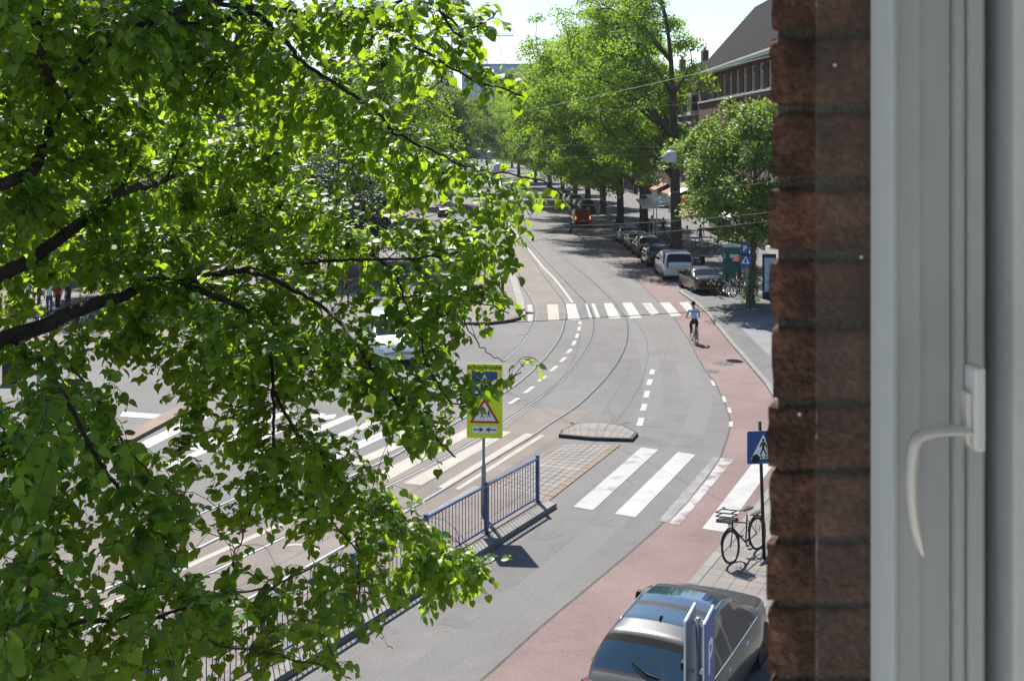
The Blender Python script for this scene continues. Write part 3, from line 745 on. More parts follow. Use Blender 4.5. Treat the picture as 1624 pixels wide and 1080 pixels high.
MB().box(((fx(1295, .94) + fx(1560, .94)) / 2, .94, 8.94), (fx(1560, .94) - fx(1295, .94), .004, 1.32)).build('glass_pane', 'dusty_glass', wf, origin=(.40, 1.0, 8.2))
hb = Vector((.40, 1.0, 8.2)); YHD = .93
hp = [at(p, q, YHD) - hb for p, q in ((1540, 682), (1500, 682), (1476, 685), (1458, 693), (1449, 708), (1445, 735), (1444, 775), (1448, 820), (1455, 855), (1464, 880))]
hp = smooth_line(hp, 3)
hd = MB().tube(hp, [.0042] * 8 + [.0038] * (len(hp) - 12) + [.0034, .003, .0026, .0015], 10).build('handle', 'handle_white', wf, smooth=True)
for v in hd.data.vertices: v.co.y += (v.co.y - (YHD - 1.0)) * 1.6
pb = at(1545, 645, YHD) - hb
MB().box(pb, (.009, .026, .068)).build('handle_plate', 'frame_white', wf, bevel=.002)
MB().box(at(1532, 660, YHD) - hb, (.004, .016, .042)).build('handle_rosette', 'handle_white', wf, bevel=.0015)

# the room behind the camera, open to the street on the left of the frame
structure(MB().box((-.35, -3.2, 9.0), (4.6, .1, 3.2)), 'room_wall_back', 'room_paint')
structure(MB().box((-2.6, -2.1, 9.0), (.1, 2.2, 3.2)), 'room_wall_left', 'room_paint')
structure(MB().box((-2.6, 0, 7.75), (.1, 2.0, .8)), 'room_wall_left', 'room_paint')
structure(MB().box((2.0, -1.1, 9.0), (.1, 4.2, 3.2)), 'room_wall_right', 'room_paint')
structure(MB().box((-.3, -1.1, 10.65), (4.7, 4.3, .1)), 'room_ceiling', 'room_paint')
structure(MB().box((-.3, -1.1, 7.35), (4.7, 4.3, .1)), 'room_floor', 'room_floor')
structure(MB().box((1.33, 1.045, 9.0), (1.60, .1, 3.4)), 'room_wall_front', 'room_paint')
structure(MB().box((-.95, 1.045, 10.5), (3.4, .1, .4)), 'room_wall_front', 'room_paint')
structure(MB().box((-.95, 1.045, 7.65), (3.4, .1, .6)), 'room_wall_front', 'room_paint')

# ---------------------------------------------------------------- overhead wires and hanging lamps
def wire(label, a, b, sag=.15, r=.011, m='wire', n=14, cat='cable'):
    A, B = at(*a), at(*b)
    P = [A.lerp(B, t / n) - Vector((0, 0, sag * 4 * (t / n) * (1 - t / n))) for t in range(n + 1)]
    o = MB().tube(P, r, 5, cap=False).build('overhead_wire', m, origin=tuple(A)); return tag(o, label, cat, 'overhead street wires')
wire('pale thick span wire rising to the right past the red brick house', (560, 222, 62), (1330, 64, 26), .25, .009, 'wire_pale')
wire('thin span wire just below the row of top-floor windows', (905, 178, 75), (1330, 132, 40), .2, .004, 'wire_pale')
wire('upper dark span wire crossing in front of the cafe trees', (880, 319, 48), (1330, 276, 34), .1, .0035, 'wire_pale')
wire('middle span wire crossing in front of the parked cars', (900, 358, 40), (1330, 325, 28), .1, .004, 'wire_pale')
wire('lowest span wire crossing above the white van', (860, 379, 34), (1330, 337, 26), .1, .004, 'wire_pale')
wire('dark span wire drawn straight across the far zebra crossing', (600, 522, 19.5), (1330, 480, 18.5), .02, .005)
for nm_, line, lab in (('L', MIDL, 'thin contact wire hanging above the left tram track'), ('R', MIDR, 'thin contact wire hanging above the right tram track')):
    P = [Vector((p.x, p.y, 5.7)) for p in line[::6] if 22 < p.y < 170]
    o = MB().tube(P, .0065, 4, cap=False).build('contact_wire', 'wire', origin=tuple(P[0])); tag(o, lab, 'cable')
def pull_off(pts, label):
    o = None; P = [at(*p) for p in pts]
    o = thing('wire_fitting', label, 'cable', P[0]); MB().tube(P, .014, 5).build('pull_off_arm', 'wire', o, origin=tuple(P[0]))
    for k in (0, -1):
        MB().lathe([(0, -.1), (.05, -.08), (.035, 0), (.05, .08), (0, .1)], 8).build('insulator', 'sign_white' if k == 0 else 'wire', o); o.children[-1].location = P[k] - P[0]
pull_off([(845, 378, 40), (838, 374, 40), (860, 376, 40), (905, 363, 40)], 'dark pull-off arm with a white insulator over the tram rails')
pull_off([(905, 365, 40), (903, 362, 40), (925, 376, 40), (912, 373, 40)], 'dark pull-off arm beneath the red van')
def lamp(x, y, Y, d, label, left, right):
    c = at(x, y, Y)
    o = thing('street_lamp', label, 'lamp', (c.x, c.y, c.z), 0, 'lamps hung over the street')
    r = d / 2
    MB().lathe([(.02, r * .95), (r * .45, r * .88), (r * .8, r * .6), (r, r * .1), (r * .98, -r * .35), (r * .9, -r * .6)], 20).build('lamp_shade', 'lamp_white', o, smooth=True)
    MB().lathe([(r * .88, -r * .6), (r * .6, -r * .78), (0, -r * .84)], 20).build('diffuser', 'shop_white', o, smooth=True)
    MB().tube([(0, 0, r * .9), (0, 0, r * 1.35)], .03, 6).build('hanger', 'galvanised', o)
    A, B = Vector((left, Y + 2, c.z + .8)), Vector((right, Y - 2, c.z + 1.2)); T = Vector((c.x, c.y, c.z + r * 1.35))
    w = MB().tube([A, T, B], .0035, 4, cap=False).build('overhead_wire', 'wire_pale', origin=tuple(A)); tag(w, 'span wire holding the ' + label, 'cable', 'overhead street wires')
lamp(1063, 249, 52, .64, 'white dome lamp hanging in front of the thick dark trunk', -9, 19)
lamp(791, 266, 64, .62, 'white dome lamp hanging lowest over the middle of the road', -10, 19)
lamp(776, 245, 98, .62, 'small white dome lamp hanging second in the row up the street', -11, 19)
lamp(760, 240, 122, .60, 'tiny white dome lamp hanging third in the row up the street', -12, 18)
lamp(750, 237, 148, .62, 'tiny white dome lamp hanging farthest up the street', -14, 17)
lamp(971, 241, 88, .60, 'pale dome lamp half hidden among the leaves of the elm', -10, 19)

# ---------------------------------------------------------------- cars: lofted bodies cut into panels and panes
def interp(pts, x):
    if x <= pts[0][0]: return pts[0][1]
    for (a, b), (c, d) in zip(pts, pts[1:]):
        if x <= c:
            t = (x - a) / (c - a); return b + (d - b) * t
    return pts[-1][1]
def sm(pts, x, h=.10):
    return sum(interp(pts, x + k * h / 2) * w for k, w in ((-2, 1), (-1, 2), (0, 3), (1, 2), (2, 1))) / 9
CARS = {
 'suv': dict(L=4.65, W=1.90, top=[(0, .98), (.10, 1.07), (.17, 1.10), (.62, 1.57), (1.0, 1.64), (1.9, 1.665), (2.45, 1.61), (2.62, 1.575), (3.42, 1.12), (3.7, 1.08), (4.2, 1.0), (4.5, .86), (4.65, .66)],
     belt=[(0, .98), (.5, 1.10), (2, 1.04), (3.5, 1.0), (4.65, .7)], rw=(.17, .58), ws=(2.62, 3.42), rf=(.62, 2.62), wr=.36, axle=(.88, 3.75), clear=.24, inset=.335),
 'van': dict(L=5.1, W=2.0, top=[(0, .95), (.06, 1.05), (.12, 1.10), (.42, 1.66), (.7, 1.74), (2.0, 1.76), (3.0, 1.70), (3.2, 1.64), (4.15, 1.12), (4.4, 1.05), (4.85, .92), (5.1, .62)],
     belt=[(0, 1.0), (.5, 1.08), (3, 1.04), (4.2, 1.0), (5.1, .65)], rw=(.12, .42), ws=(3.2, 4.15), rf=(.42, 3.2), wr=.36, axle=(.95, 4.05), clear=.2, inset=.24),
 'hatch': dict(L=3.95, W=1.74, top=[(0, .9), (.08, .98), (.16, 1.02), (.55, 1.40), (.85, 1.46), (1.8, 1.48), (2.2, 1.43), (2.35, 1.38), (3.05, .98), (3.3, .93), (3.7, .83), (3.95, .58)],
     belt=[(0, .93), (.5, .97), (2, .92), (3.1, .9), (3.95, .6)], rw=(.16, .55), ws=(2.35, 3.05), rf=(.55, 2.35), wr=.30, axle=(.68, 3.15), clear=.2, inset=.30),
 'sedan': dict(L=4.6, W=1.80, top=[(0, .85), (.10, .98), (.3, 1.02), (.75, 1.04), (1.45, 1.38), (1.75, 1.43), (2.5, 1.43), (2.75, 1.37), (3.5, .98), (3.8, .93), (4.3, .82), (4.6, .56)],
     belt=[(0, .9), (.7, .98), (2, .93), (3.5, .9), (4.6, .58)], rw=(.80, 1.40), ws=(2.75, 3.5), rf=(1.40, 2.75), wr=.31, axle=(.95, 3.75), clear=.2, inset=.32),
 'kangoo': dict(L=4.2, W=1.83, top=[(0, 1.0), (.03, 1.15), (.08, 1.22), (.20, 1.72), (.4, 1.80), (1.8, 1.82), (2.5, 1.76), (2.7, 1.68), (3.3, 1.15), (3.5, 1.08), (4.0, .92), (4.2, .6)],
     belt=[(0, 1.1), (.5, 1.08), (2, 1.04), (3.3, 1.0), (4.2, .65)], rw=(.08, .20), ws=(2.7, 3.3), rf=(.20, 2.7), wr=.31, axle=(.7, 3.35), clear=.2, inset=.18)}
def car(kind, body, label, loc, heading, group=None, hi=False, lit=False, name='parked_car', cat='car', plate='plate_yellow', glass='car_glass', roofglass=False):
    """heading: angle of the car's front from +X; the car is centred on loc"""
    D = CARS[kind]; L, W = D['L'], D['W']
    t = thing(name, label, cat, (loc[0], loc[1], loc[2] if len(loc) > 2 else .006), heading, group)
    st = {0.0, L}
    nst = 90 if hi else 34
    for k in range(nst + 1): st.add(round(L * k / nst, 4))
    for k in ('rw', 'ws', 'rf'): st.update(D[k])
    st = sorted(st); st = [x for i, x in enumerate(st) if i == 0 or x - st[i - 1] > .012 or x in D['rw'] + D['ws'] + D['rf']]
    hw = [(0, .80), (.10, .90), (.35, .965), (.9, 1.0), (L - 1.2, 1.0), (L - .5, .94), (L - .18, .80), (L, .62)]
    zbt = [(0, .42), (.25, D['clear'] + .06), (.6, D['clear']), (L - .6, D['clear']), (L - .15, D['clear'] + .05), (L, .36)]
    bm = bmesh.new(); ly = bm.faces.layers.int.new('seg'); rows = []
    nw = 6 if hi else 3
    def ring(x):
        w = W / 2 * sm(hw, x, .16); zb_ = sm(zbt, x, .12); top = sm(D['top'], x, .05 if hi else .03); belt = min(sm(D['belt'], x, .2), top - .015)
        g = max(0.0, top - belt); k = min(1.0, g / .30)
        wt = w * (1 - D['inset'] * min(1, g / .58) - .04 * (1 - k))
        pts = [(0, zb_), (.84 * w, zb_), (.96 * w, zb_ + .07), (w, zb_ + .30), (w * 1.005, (zb_ + .3 + belt) / 2), (w * .995, belt - .10), (.972 * w, belt - .012)]
        p5, p6 = (.962 * w, belt), (wt + .035 * k, top - .085 * k)
        for q in range(nw + 1):
            s = q / nw; bul = .018 * math.sin(math.pi * s) * k
            pts.append((p5[0] + (p6[0] - p5[0]) * s + bul, p5[1] + (p6[1] - p5[1]) * s))
        pts += [(wt - .015, top - .035 * k), (wt - .075, top - .008 * k), (.62 * wt, top + .010 * k + .006), (.3 * wt, top + .018 * k + .010), (0, top + .02 * k + .012)]
        return pts
    for x in st:
        h = ring(x); full = [(y, z) for y, z in h] + [(-y, z) for y, z in h[-2:0:-1]]
        rows.append([bm.verts.new((x - L / 2, y, z)) for y, z in full])
    nr = len(ring(1.0)); n_ = len(rows[0])
    for i in range(len(rows) - 1):
        for j in range(n_):
            j2 = (j + 1) % n_
            f = bm.faces.new((rows[i][j], rows[i + 1][j], rows[i + 1][j2], rows[i][j2]))
            f[ly] = min(j, n_ - 1 - j)
    for rrow, rev in ((rows[0], False), (rows[-1], True)):
        half = nr
        for j in range(nr - 1):
            a, b = rrow[j], rrow[j + 1]; c, d = rrow[(n_ - j - 1) % n_], rrow[(n_ - j) % n_]
            vsq = [v for k, v in enumerate((a, b, c, d)) if v not in (a, b, c, d)[:k]]
            if len(vsq) < 3: continue
            f = bm.faces.new(vsq if not rev else vsq[::-1]); f[ly] = 99
    # slanted pillars: cut along planes in side view
    s0, s1 = 7 - 1, 7 - 1 + nw + 1
    def cut(x0, z0, x1, z1):
        d = Vector((x1 - x0, 0, z1 - z0)).normalized(); nn = Vector((d.z, 0, -d.x))
        bmesh.ops.bisect_plane(bm, geom=bm.verts[:] + bm.edges[:] + bm.faces[:], dist=1e-5, plane_co=(x0 - L / 2, 0, z0), plane_no=nn)
    bz = interp(D['belt'], L / 2); a0, a1 = D['ws']; r0, r1 = D['rw']
    tz = interp(D['top'], a0)
    A = lambda x, z: x <= a1 - .14 - (z - bz) * (a1 - a0) / (tz - bz) * 1.0
    C0 = r0 + (.34 if kind != 'sedan' else .38)
    C = lambda x, z: x >= C0 + (z - bz) * (r1 - r0) / (tz - bz) * .9
    cut(a1 - .14, bz, a0 - .14, tz); cut(C0, bz, C0 + (r1 - r0) * .9, tz)
    xb = (a0 + r1) / 2 + .12
    bpil = [(xb - .05, xb + .05)]
    if kind in ('van', 'kangoo', 'suv'): bpil.append((C0 + .62, C0 + .70))
    for p, q in bpil: cut(p, 0, p, 1); cut(q, 0, q, 1)
    if roofglass:
        for xx in (.95, 1.45, 1.62, 2.36, 2.56): cut(xx, 0, xx, 1)
        cut(.50, 0, .50, 1)
    cls = {}
    for f in bm.faces:
        s = f[ly]; c = f.calc_center_median(); x, z = c.x + L / 2, c.z; k = 'body'
        ztop = interp(D['top'], x)
        if s0 < s < s0 + nw + 1 and ztop - interp(D['belt'], x) > .16 and A(x, z) and C(x, z) and z > bz + .015 and not any(p < x < q for p, q in bpil): k = 'side_window'
        elif s0 + nw + 1 <= s < 90 and abs(c.y) < W * .40:
            if D['ws'][0] + .03 < x < D['ws'][1] - .04: k = 'windscreen'
            elif D['rw'][0] + .05 < x < D['rw'][1] - (.08 if hi else .06) and s >= s0 + nw + 2: k = 'rear_window'
            elif hi and x < D['rw'][1] and x > .45: k = 'roof_gap_and_shade'  # black band painted for the shadow under the rear spoiler edge
            elif roofglass and s >= s0 + nw + 3:
                if .95 < x < 1.45 or 1.62 < x < 2.36: k = 'roof_glass'
                elif 1.45 < x < 1.62 or 2.36 < x < 2.56: k = 'roof_gap_and_shade'
        if k == 'side_window': k += '_l' if c.y > 0 else '_r'
        cls.setdefault(k, []).append(f)
    for k, fs_ in cls.items():
        vm = {}; vs_ = []; ff = []
        for f in fs_:
            q = []
            for v in f.verts:
                if v not in vm: vm[v] = len(vs_); vs_.append(v.co[:])
                q.append(vm[v])
            ff.append(q)
        nm_ = {'body': 'body', 'side_window_l': 'side_window', 'side_window_r': 'side_window', 'roof_gap_and_shade': 'roof_opening_and_shade', 'roof_glass': 'roof_glass'}.get(k, k)
        me = bpy.data.meshes.new(nm_); me.from_pydata(vs_, [], ff)
        me.materials.append(MATS[body if k == 'body' else 'black_trim' if k == 'roof_gap_and_shade' else 'car_glass_sky' if k in ('roof_glass',) or (hi and k == 'rear_window') else glass])
        me.polygons.foreach_set('use_smooth', [True] * len(me.polygons))
        me.update(); o = obj(nm_, me, t)
        if k == 'body':
            try: me.set_sharp_from_angle(angle=R(38))
            except Exception: pass
    bm.free()
    X = lambda x: x - L / 2
    # wheels
    r = D['wr']
    arch = MB().wheel((0, 0, r), r * 1.08, .04, .03, 22).mesh('wheel_arch', 'black_trim')
    tyre = MB().wheel((0, 0, r), r, r * .62, .20, 24).mesh('tyre', 'tyre'); rimm = MB()
    rimm.wheel((0, 0, r), r * .63, r * .52, .17, 18); rimm.wheel((0, 0, r), r * .14, .01, .18, 10)
    for k in range(5):
        a = 2 * math.pi * k / 5; rimm.box((r * .33 * math.cos(a), 0, r + r * .33 * math.sin(a)), (r * .46, .15, .05), Matrix.Rotation(-a, 3, 'Y'))
    rimm = rimm.mesh('rim', 'rim')
    for ax in D['axle']:
        for s in (1, -1):
            w_ = obj('wheel', tyre, t, (X(ax), s * (W / 2 - .125), -.006)); obj('rim', rimm, w_); obj('wheel_arch', arch, w_, (0, s * .096, 0))
    # lights, plates, mirrors, handles, bumper
    rz_ = .78 if kind in ('hatch', 'sedan') else .92
    for s in (1, -1):
        tl = MB(); yy = W / 2 * .80
        if kind in ('van', 'kangoo'): tl.box((X(.02), s * yy * .99, 1.0), (.10, .13, .34))
        elif hi: tl.box((X(.055), s * (yy - .06), .93), (.20, .36, .15), Matrix.Rotation(s * -.30, 3, 'Z'))
        else: tl.box((X(.04), s * (yy - .04), rz_), (.12, .24, .13), Matrix.Rotation(s * -.25, 3, 'Z'))
        tl.build('tail_light', 'lamp_lit' if lit else ('tail_dark' if hi else 'tail_red'), t, bevel=.015 if hi else 0)
        hl = MB().box((X(L - .22), s * W * .335, .70), (.16, .26, .12), Matrix.Rotation(s * -.5, 3, 'Z')); hl.build('headlight', 'head_lamp', t)
        mir = MB().box((X(a1 - .30), s * (W / 2 + .09), bz + .07), (.14, .24, .15), taper=.8); mir.build('wing_mirror', 'black_trim', t, bevel=.03 if hi else 0)
        for xx in (xb - .25, xb + .78):
            MB().box((X(xx), s * (W / 2 * .998), bz - .13), (.16, .03, .03)).build('door_handle', 'chrome' if hi else body, t)
    if kind != 'sedan':
        MB().box((X(.02), 0, .70), (.06, .50, .11)).build('number_plate', plate, t)
    else: MB().box((X(.0), 0, .72), (.05, .50, .11)).build('number_plate', plate, t)
    MB().box((X(.0), 0, .44), (.12, W * .78, .16)).build('rear_bumper', 'black_trim' if kind in ('suv', 'kangoo') else body, t, bevel=.03)
    if hi:
        ra_ = D['rw']
        MB().tube([(X(.30), .20, 1.275), (X(.215), -.06, 1.18), (X(.205), -.25, 1.165)], [.012, .02, .01], 6).build('rear_wiper', 'black_trim', t)
        MB().add([(X(.98), -.018, 1.65), (X(.98), .018, 1.65), (X(1.16), .008, 1.665), (X(1.16), -.008, 1.665), (X(.97), 0, 1.73), (X(1.02), 0, 1.73)], [(0, 1, 4), (1, 2, 5, 4), (2, 3, 5), (3, 0, 4, 5), (0, 3, 2, 1)]).build('roof_antenna', 'black_trim', t)
        for s in (1, -1):
            MB().tube([(X(.78), s * .60, 1.58), (X(.95), s * .605, 1.632), (X(2.15), s * .62, 1.645), (X(2.40), s * .62, 1.59)], .012, 6).build('roof_rail', 'chrome', t, smooth=True)
            MB().tube([(X(C0 - .02), s * (W / 2 * .972), bz + .06), (X(xb), s * (W / 2 * .968), bz + .012), (X(a1 - .15), s * (W / 2 * .972), bz)], .008, 5).build('window_trim', 'chrome', t)
        MB().lathe([(0, 0), (.055, 0), (.045, .015), (0, .02)], 16).build('badge', 'chrome', t)
        t.children[-1].location = (X(.035), 0, 1.0); t.children[-1].rotation_euler = (0, R(-80), 0)
    return t
hd_ = math.atan2(.90, .44)
car('suv', 'paint_grey', 'grey sport utility car with a glass roof parked by the brick pier', (2.84, 18.48), hd_, hi=True, roofglass=True)
PG = 'cars parked along the right kerb'
def hdg(dx, dy): return math.atan2(dy, dx)
far_h = hdg(-.02, 1)
car('sedan', 'paint_black', 'black saloon parked nearest, beside the heap of bicycles', (11.15, 67.2), hdg(-.10, 1), PG)
car('van', 'paint_white', 'white people carrier parked behind the black saloon', (10.55, 74.2), hdg(-.02, 1), PG)
car('hatch', 'paint_darkgrey', 'small dark hatchback parked just beyond the white people carrier', (10.25, 81.2), far_h, PG)
car('suv', 'paint_plum', 'dark brown tall car parked beyond the small dark hatchback', (10.3, 87.2), far_h, PG)
car('sedan', 'paint_silver', 'silver car parked beyond the dark brown tall car', (10.2, 93.2), far_h, PG)
car('hatch', 'paint_blue', 'pale blue car at the far end of the near parked row', (10.0, 98.8), far_h, PG)
for i, (pt_, y, lab) in enumerate([('paint_black', 138, 'black car parked just past the red van'), ('paint_plum', 144.5, 'dark car second past the red van'), ('paint_silver', 151, 'pale car third past the red van'), ('paint_darkgrey', 157.5, 'dark grey car fourth past the red van'), ('paint_blue', 164.5, 'bluish car parked farthest up the street')]):
    car('hatch' if i % 2 else 'suv', pt_, lab, (9.3 - (y - 138) * .055 - .3, y), hdg(-.06, 1), PG)
car('kangoo', 'paint_red', 'red delivery van with lit rear lamps driving away up the street', (7.05, 116.5), hdg(-.04, 1), name='delivery_van', cat='van', lit=True)
car('suv', 'paint_black', 'black car coming down the left side of the street behind the leaves', (-7.6, 131.5), hdg(.02, -1), name='moving_car')
car('van', 'paint_white', 'pale car glinting in the sun behind the leaves of the linden', (-5.0, 47.0), hdg(.25, -1), name='moving_car')

# ---------------------------------------------------------------- bicycles
def bicycle(label, loc, rz, lean=0.0, frame='black_trim', group='parked bicycles', crate=False, name='bicycle', child_seat=False, rim='rim', detail=18, cat='bicycle'):
    t = thing(name, label, cat, loc, rz, group, lean)
    r = .345
    for x, nm_ in ((-.54, 'rear'), (.56, 'front')):
        w = MB().wheel((x, 0, r), r, r - .035, .036, detail).build('wheel', 'tyre', t)
        MB().wheel((x, 0, r), r - .034, r - .05, .024, detail).build('rim', rim, w)
        sp = MB()
        for k in range(9):
            a = math.pi * 2 * k / 9; sp.tube([(x, 0, r), (x + (r - .04) * math.cos(a), 0, r + (r - .04) * math.sin(a))], .0025, 3, cap=False)
        sp.build('spokes', 'rim', w)
        n_ = 10; mg = [(x + (r + .03) * math.cos(a), 0, r + (r + .03) * math.sin(a)) for a in [R(20 + 150 * k / n_) for k in range(n_ + 1)]]
        MB().tube(mg, .018, 4).build('mudguard', frame, t)
    fr_ = MB(); bb, st_, hd2, ra_, fa_ = (-.05, 0, .28), (-.22, 0, .82), (.38, 0, .86), (-.54, 0, r), (.56, 0, r)
    for a, b, w in ((bb, st_, .017), (bb, (.41, 0, .70), .019), ((-.17, 0, .66), (.39, 0, .82), .015), (bb, ra_, .011), ((-.19, 0, .74), ra_, .010), (hd2, (.43, 0, .62), .019), ((.43, 0, .62), fa_, .013)): fr_.tube([a, b], w, 5)
    fr_.build('frame', frame, t)
    MB().tube([(.37, 0, .86), (.34, 0, 1.04)], .013, 5).build('stem', 'chrome', t)
    MB().tube([(.16, .30, 1.04), (.28, .28, 1.06), (.34, .10, 1.05), (.34, -.10, 1.05), (.28, -.28, 1.06), (.16, -.30, 1.04)], .012, 5).build('handlebar', 'black_trim', t)
    MB().tube([(-.22, 0, .82), (-.25, 0, .93)], .013, 5).build('seat_post', 'chrome', t)
    MB().add([(-.40, .09, .96), (-.40, -.09, .96), (-.10, -.025, .95), (-.10, .025, .95), (-.38, .05, .91), (-.38, -.05, .91), (-.12, 0, .91)], [(0, 1, 2, 3), (0, 4, 5, 1), (1, 5, 6, 2), (3, 6, 4, 0), (2, 6, 3), (4, 6, 5)]).build('saddle', 'black_trim', t)
    MB().box((-.60, 0, .76), (.36, .12, .02)).tube([(-.72, .05, .75), (-.54, .05, .36)], .006, 4).tube([(-.72, -.05, .75), (-.54, -.05, .36)], .006, 4).build('carrier', 'black_trim', t)
    MB().wheel((-.05, .05, .28), .09, .05, .01, 12).box((-.05, .09, .15), (.09, .07, .02)).box((-.05, -.09, .41), (.09, .07, .02)).build('crank', 'dark_metal', t)
    MB().box((.50, 0, .80), (.05, .06, .06)).build('front_lamp', 'sign_white', t)
    if crate:
        c = MB()
        for z in (.92, 1.0, 1.08):
            for a, b in (((.44, -.18, z), (.44, .18, z)), ((.72, -.18, z), (.72, .18, z)), ((.44, -.18, z), (.72, -.18, z)), ((.44, .18, z), (.72, .18, z))): c.tube([a, b], .014, 4)
        c.box((.58, 0, .885), (.30, .38, .02)); c.build('crate', 'black_trim', t)
    if child_seat:
        MB().box((-.60, 0, .84), (.26, .26, .10)).box((-.74, 0, 1.06), (.05, .26, .42), Matrix.Rotation(-.15, 3, 'Y')).build('child_seat', 'black_trim', t, bevel=.03)
    return t
px, py = G(1190, 905, .08)
bicycle('black city bicycle with a front crate leaning on the pole of the crossing sign', (5.0, 24.25, .08), R(-132), R(7), crate=True, group=None, rim='dark_metal', detail=26)
BG = 'bicycles heaped at the foot of the ivy tree'
cols = ['black_trim', 'dark_metal', 'chrome', 'paint_blue', 'sign_red', 'black_trim', 'galvanised', 'paint_silver', 'black_trim', 'dark_metal', 'galvanised']
blab = ['black bicycle at the left end of the heap by the black saloon', 'dark bicycle second from the left in the heap', 'chrome bicycle third from the left in the heap', 'pale blue bicycle in the middle of the heap', 'red bicycle behind the middle of the heap',
        'black bicycle right of the middle of the heap', 'grey bicycle with its wheel against the ivy trunk', 'silver bicycle in front of the ivy trunk', 'black bicycle standing alone in front of the ivy tree', 'dark bicycle right of the ivy trunk', 'grey bicycle beside the poster column']
bpx = [(1136, 470), (1146, 466), (1154, 470), (1161, 466), (1168, 462), (1173, 470), (1178, 466), (1184, 472), (1190, 488), (1200, 468), (1210, 465)]
for i, (p, lab) in enumerate(zip(bpx, blab)):
    X, Y = G(*p, .08)
    bicycle(lab, (X, Y, .08), R(random.uniform(50, 130)), R(random.uniform(-14, 14)), cols[i], BG, crate=i in (2, 6), detail=14)
LBG = 'bicycles parked on the left pavement'
for i, (p, lab) in enumerate(zip([(98, 520), (116, 522), (133, 526), (60, 512)], ['dark bicycle parked below the thick branch, left one', 'grey bicycle parked below the thick branch, middle one', 'dark bicycle parked below the thick branch, right one', 'bicycle standing in front of the group of people'])):
    X, Y = G(*p, .11); bicycle(lab, (X, Y, .11), R(70 + 12 * i), R(6), cols[i], LBG, detail=14)
for i, (p, lab) in enumerate(zip([(1042, 392), (1050, 396)], ['dark bicycle parked at the foot of the second elm', 'dark bicycle parked left of the thick dark trunk'])):
    X, Y = G(*p, .08); bicycle(lab, (X + 1.2, Y, .08), R(20 + 40 * i), R(6), 'black_trim', 'bicycles by the elms', detail=12)

for i, (p, lab) in enumerate(zip([(985, 371), (999, 376), (1011, 374), (1028, 383), (1064, 400), (1119, 407), (1130, 412)], ['black bicycle in the shade right of the pale blue car', 'grey bicycle in the shade behind the silver car', 'dark bicycle in the shade left of the second elm', 'black bicycle in front of the parasol posts',
        'silver bicycle against the thick dark trunk', 'black bicycle right of the far terrace table', 'grey bicycle standing left of the teal cabin'])):
    X, Y = G(*p, .08); bicycle(lab, (X + .9, Y, .08), R(40 + 31 * i), R(-6 + 3 * i), ('black_trim', 'galvanised', 'dark_metal', 'black_trim', 'paint_silver', 'black_trim', 'galvanised')[i], 'bicycles by the elms', detail=12)
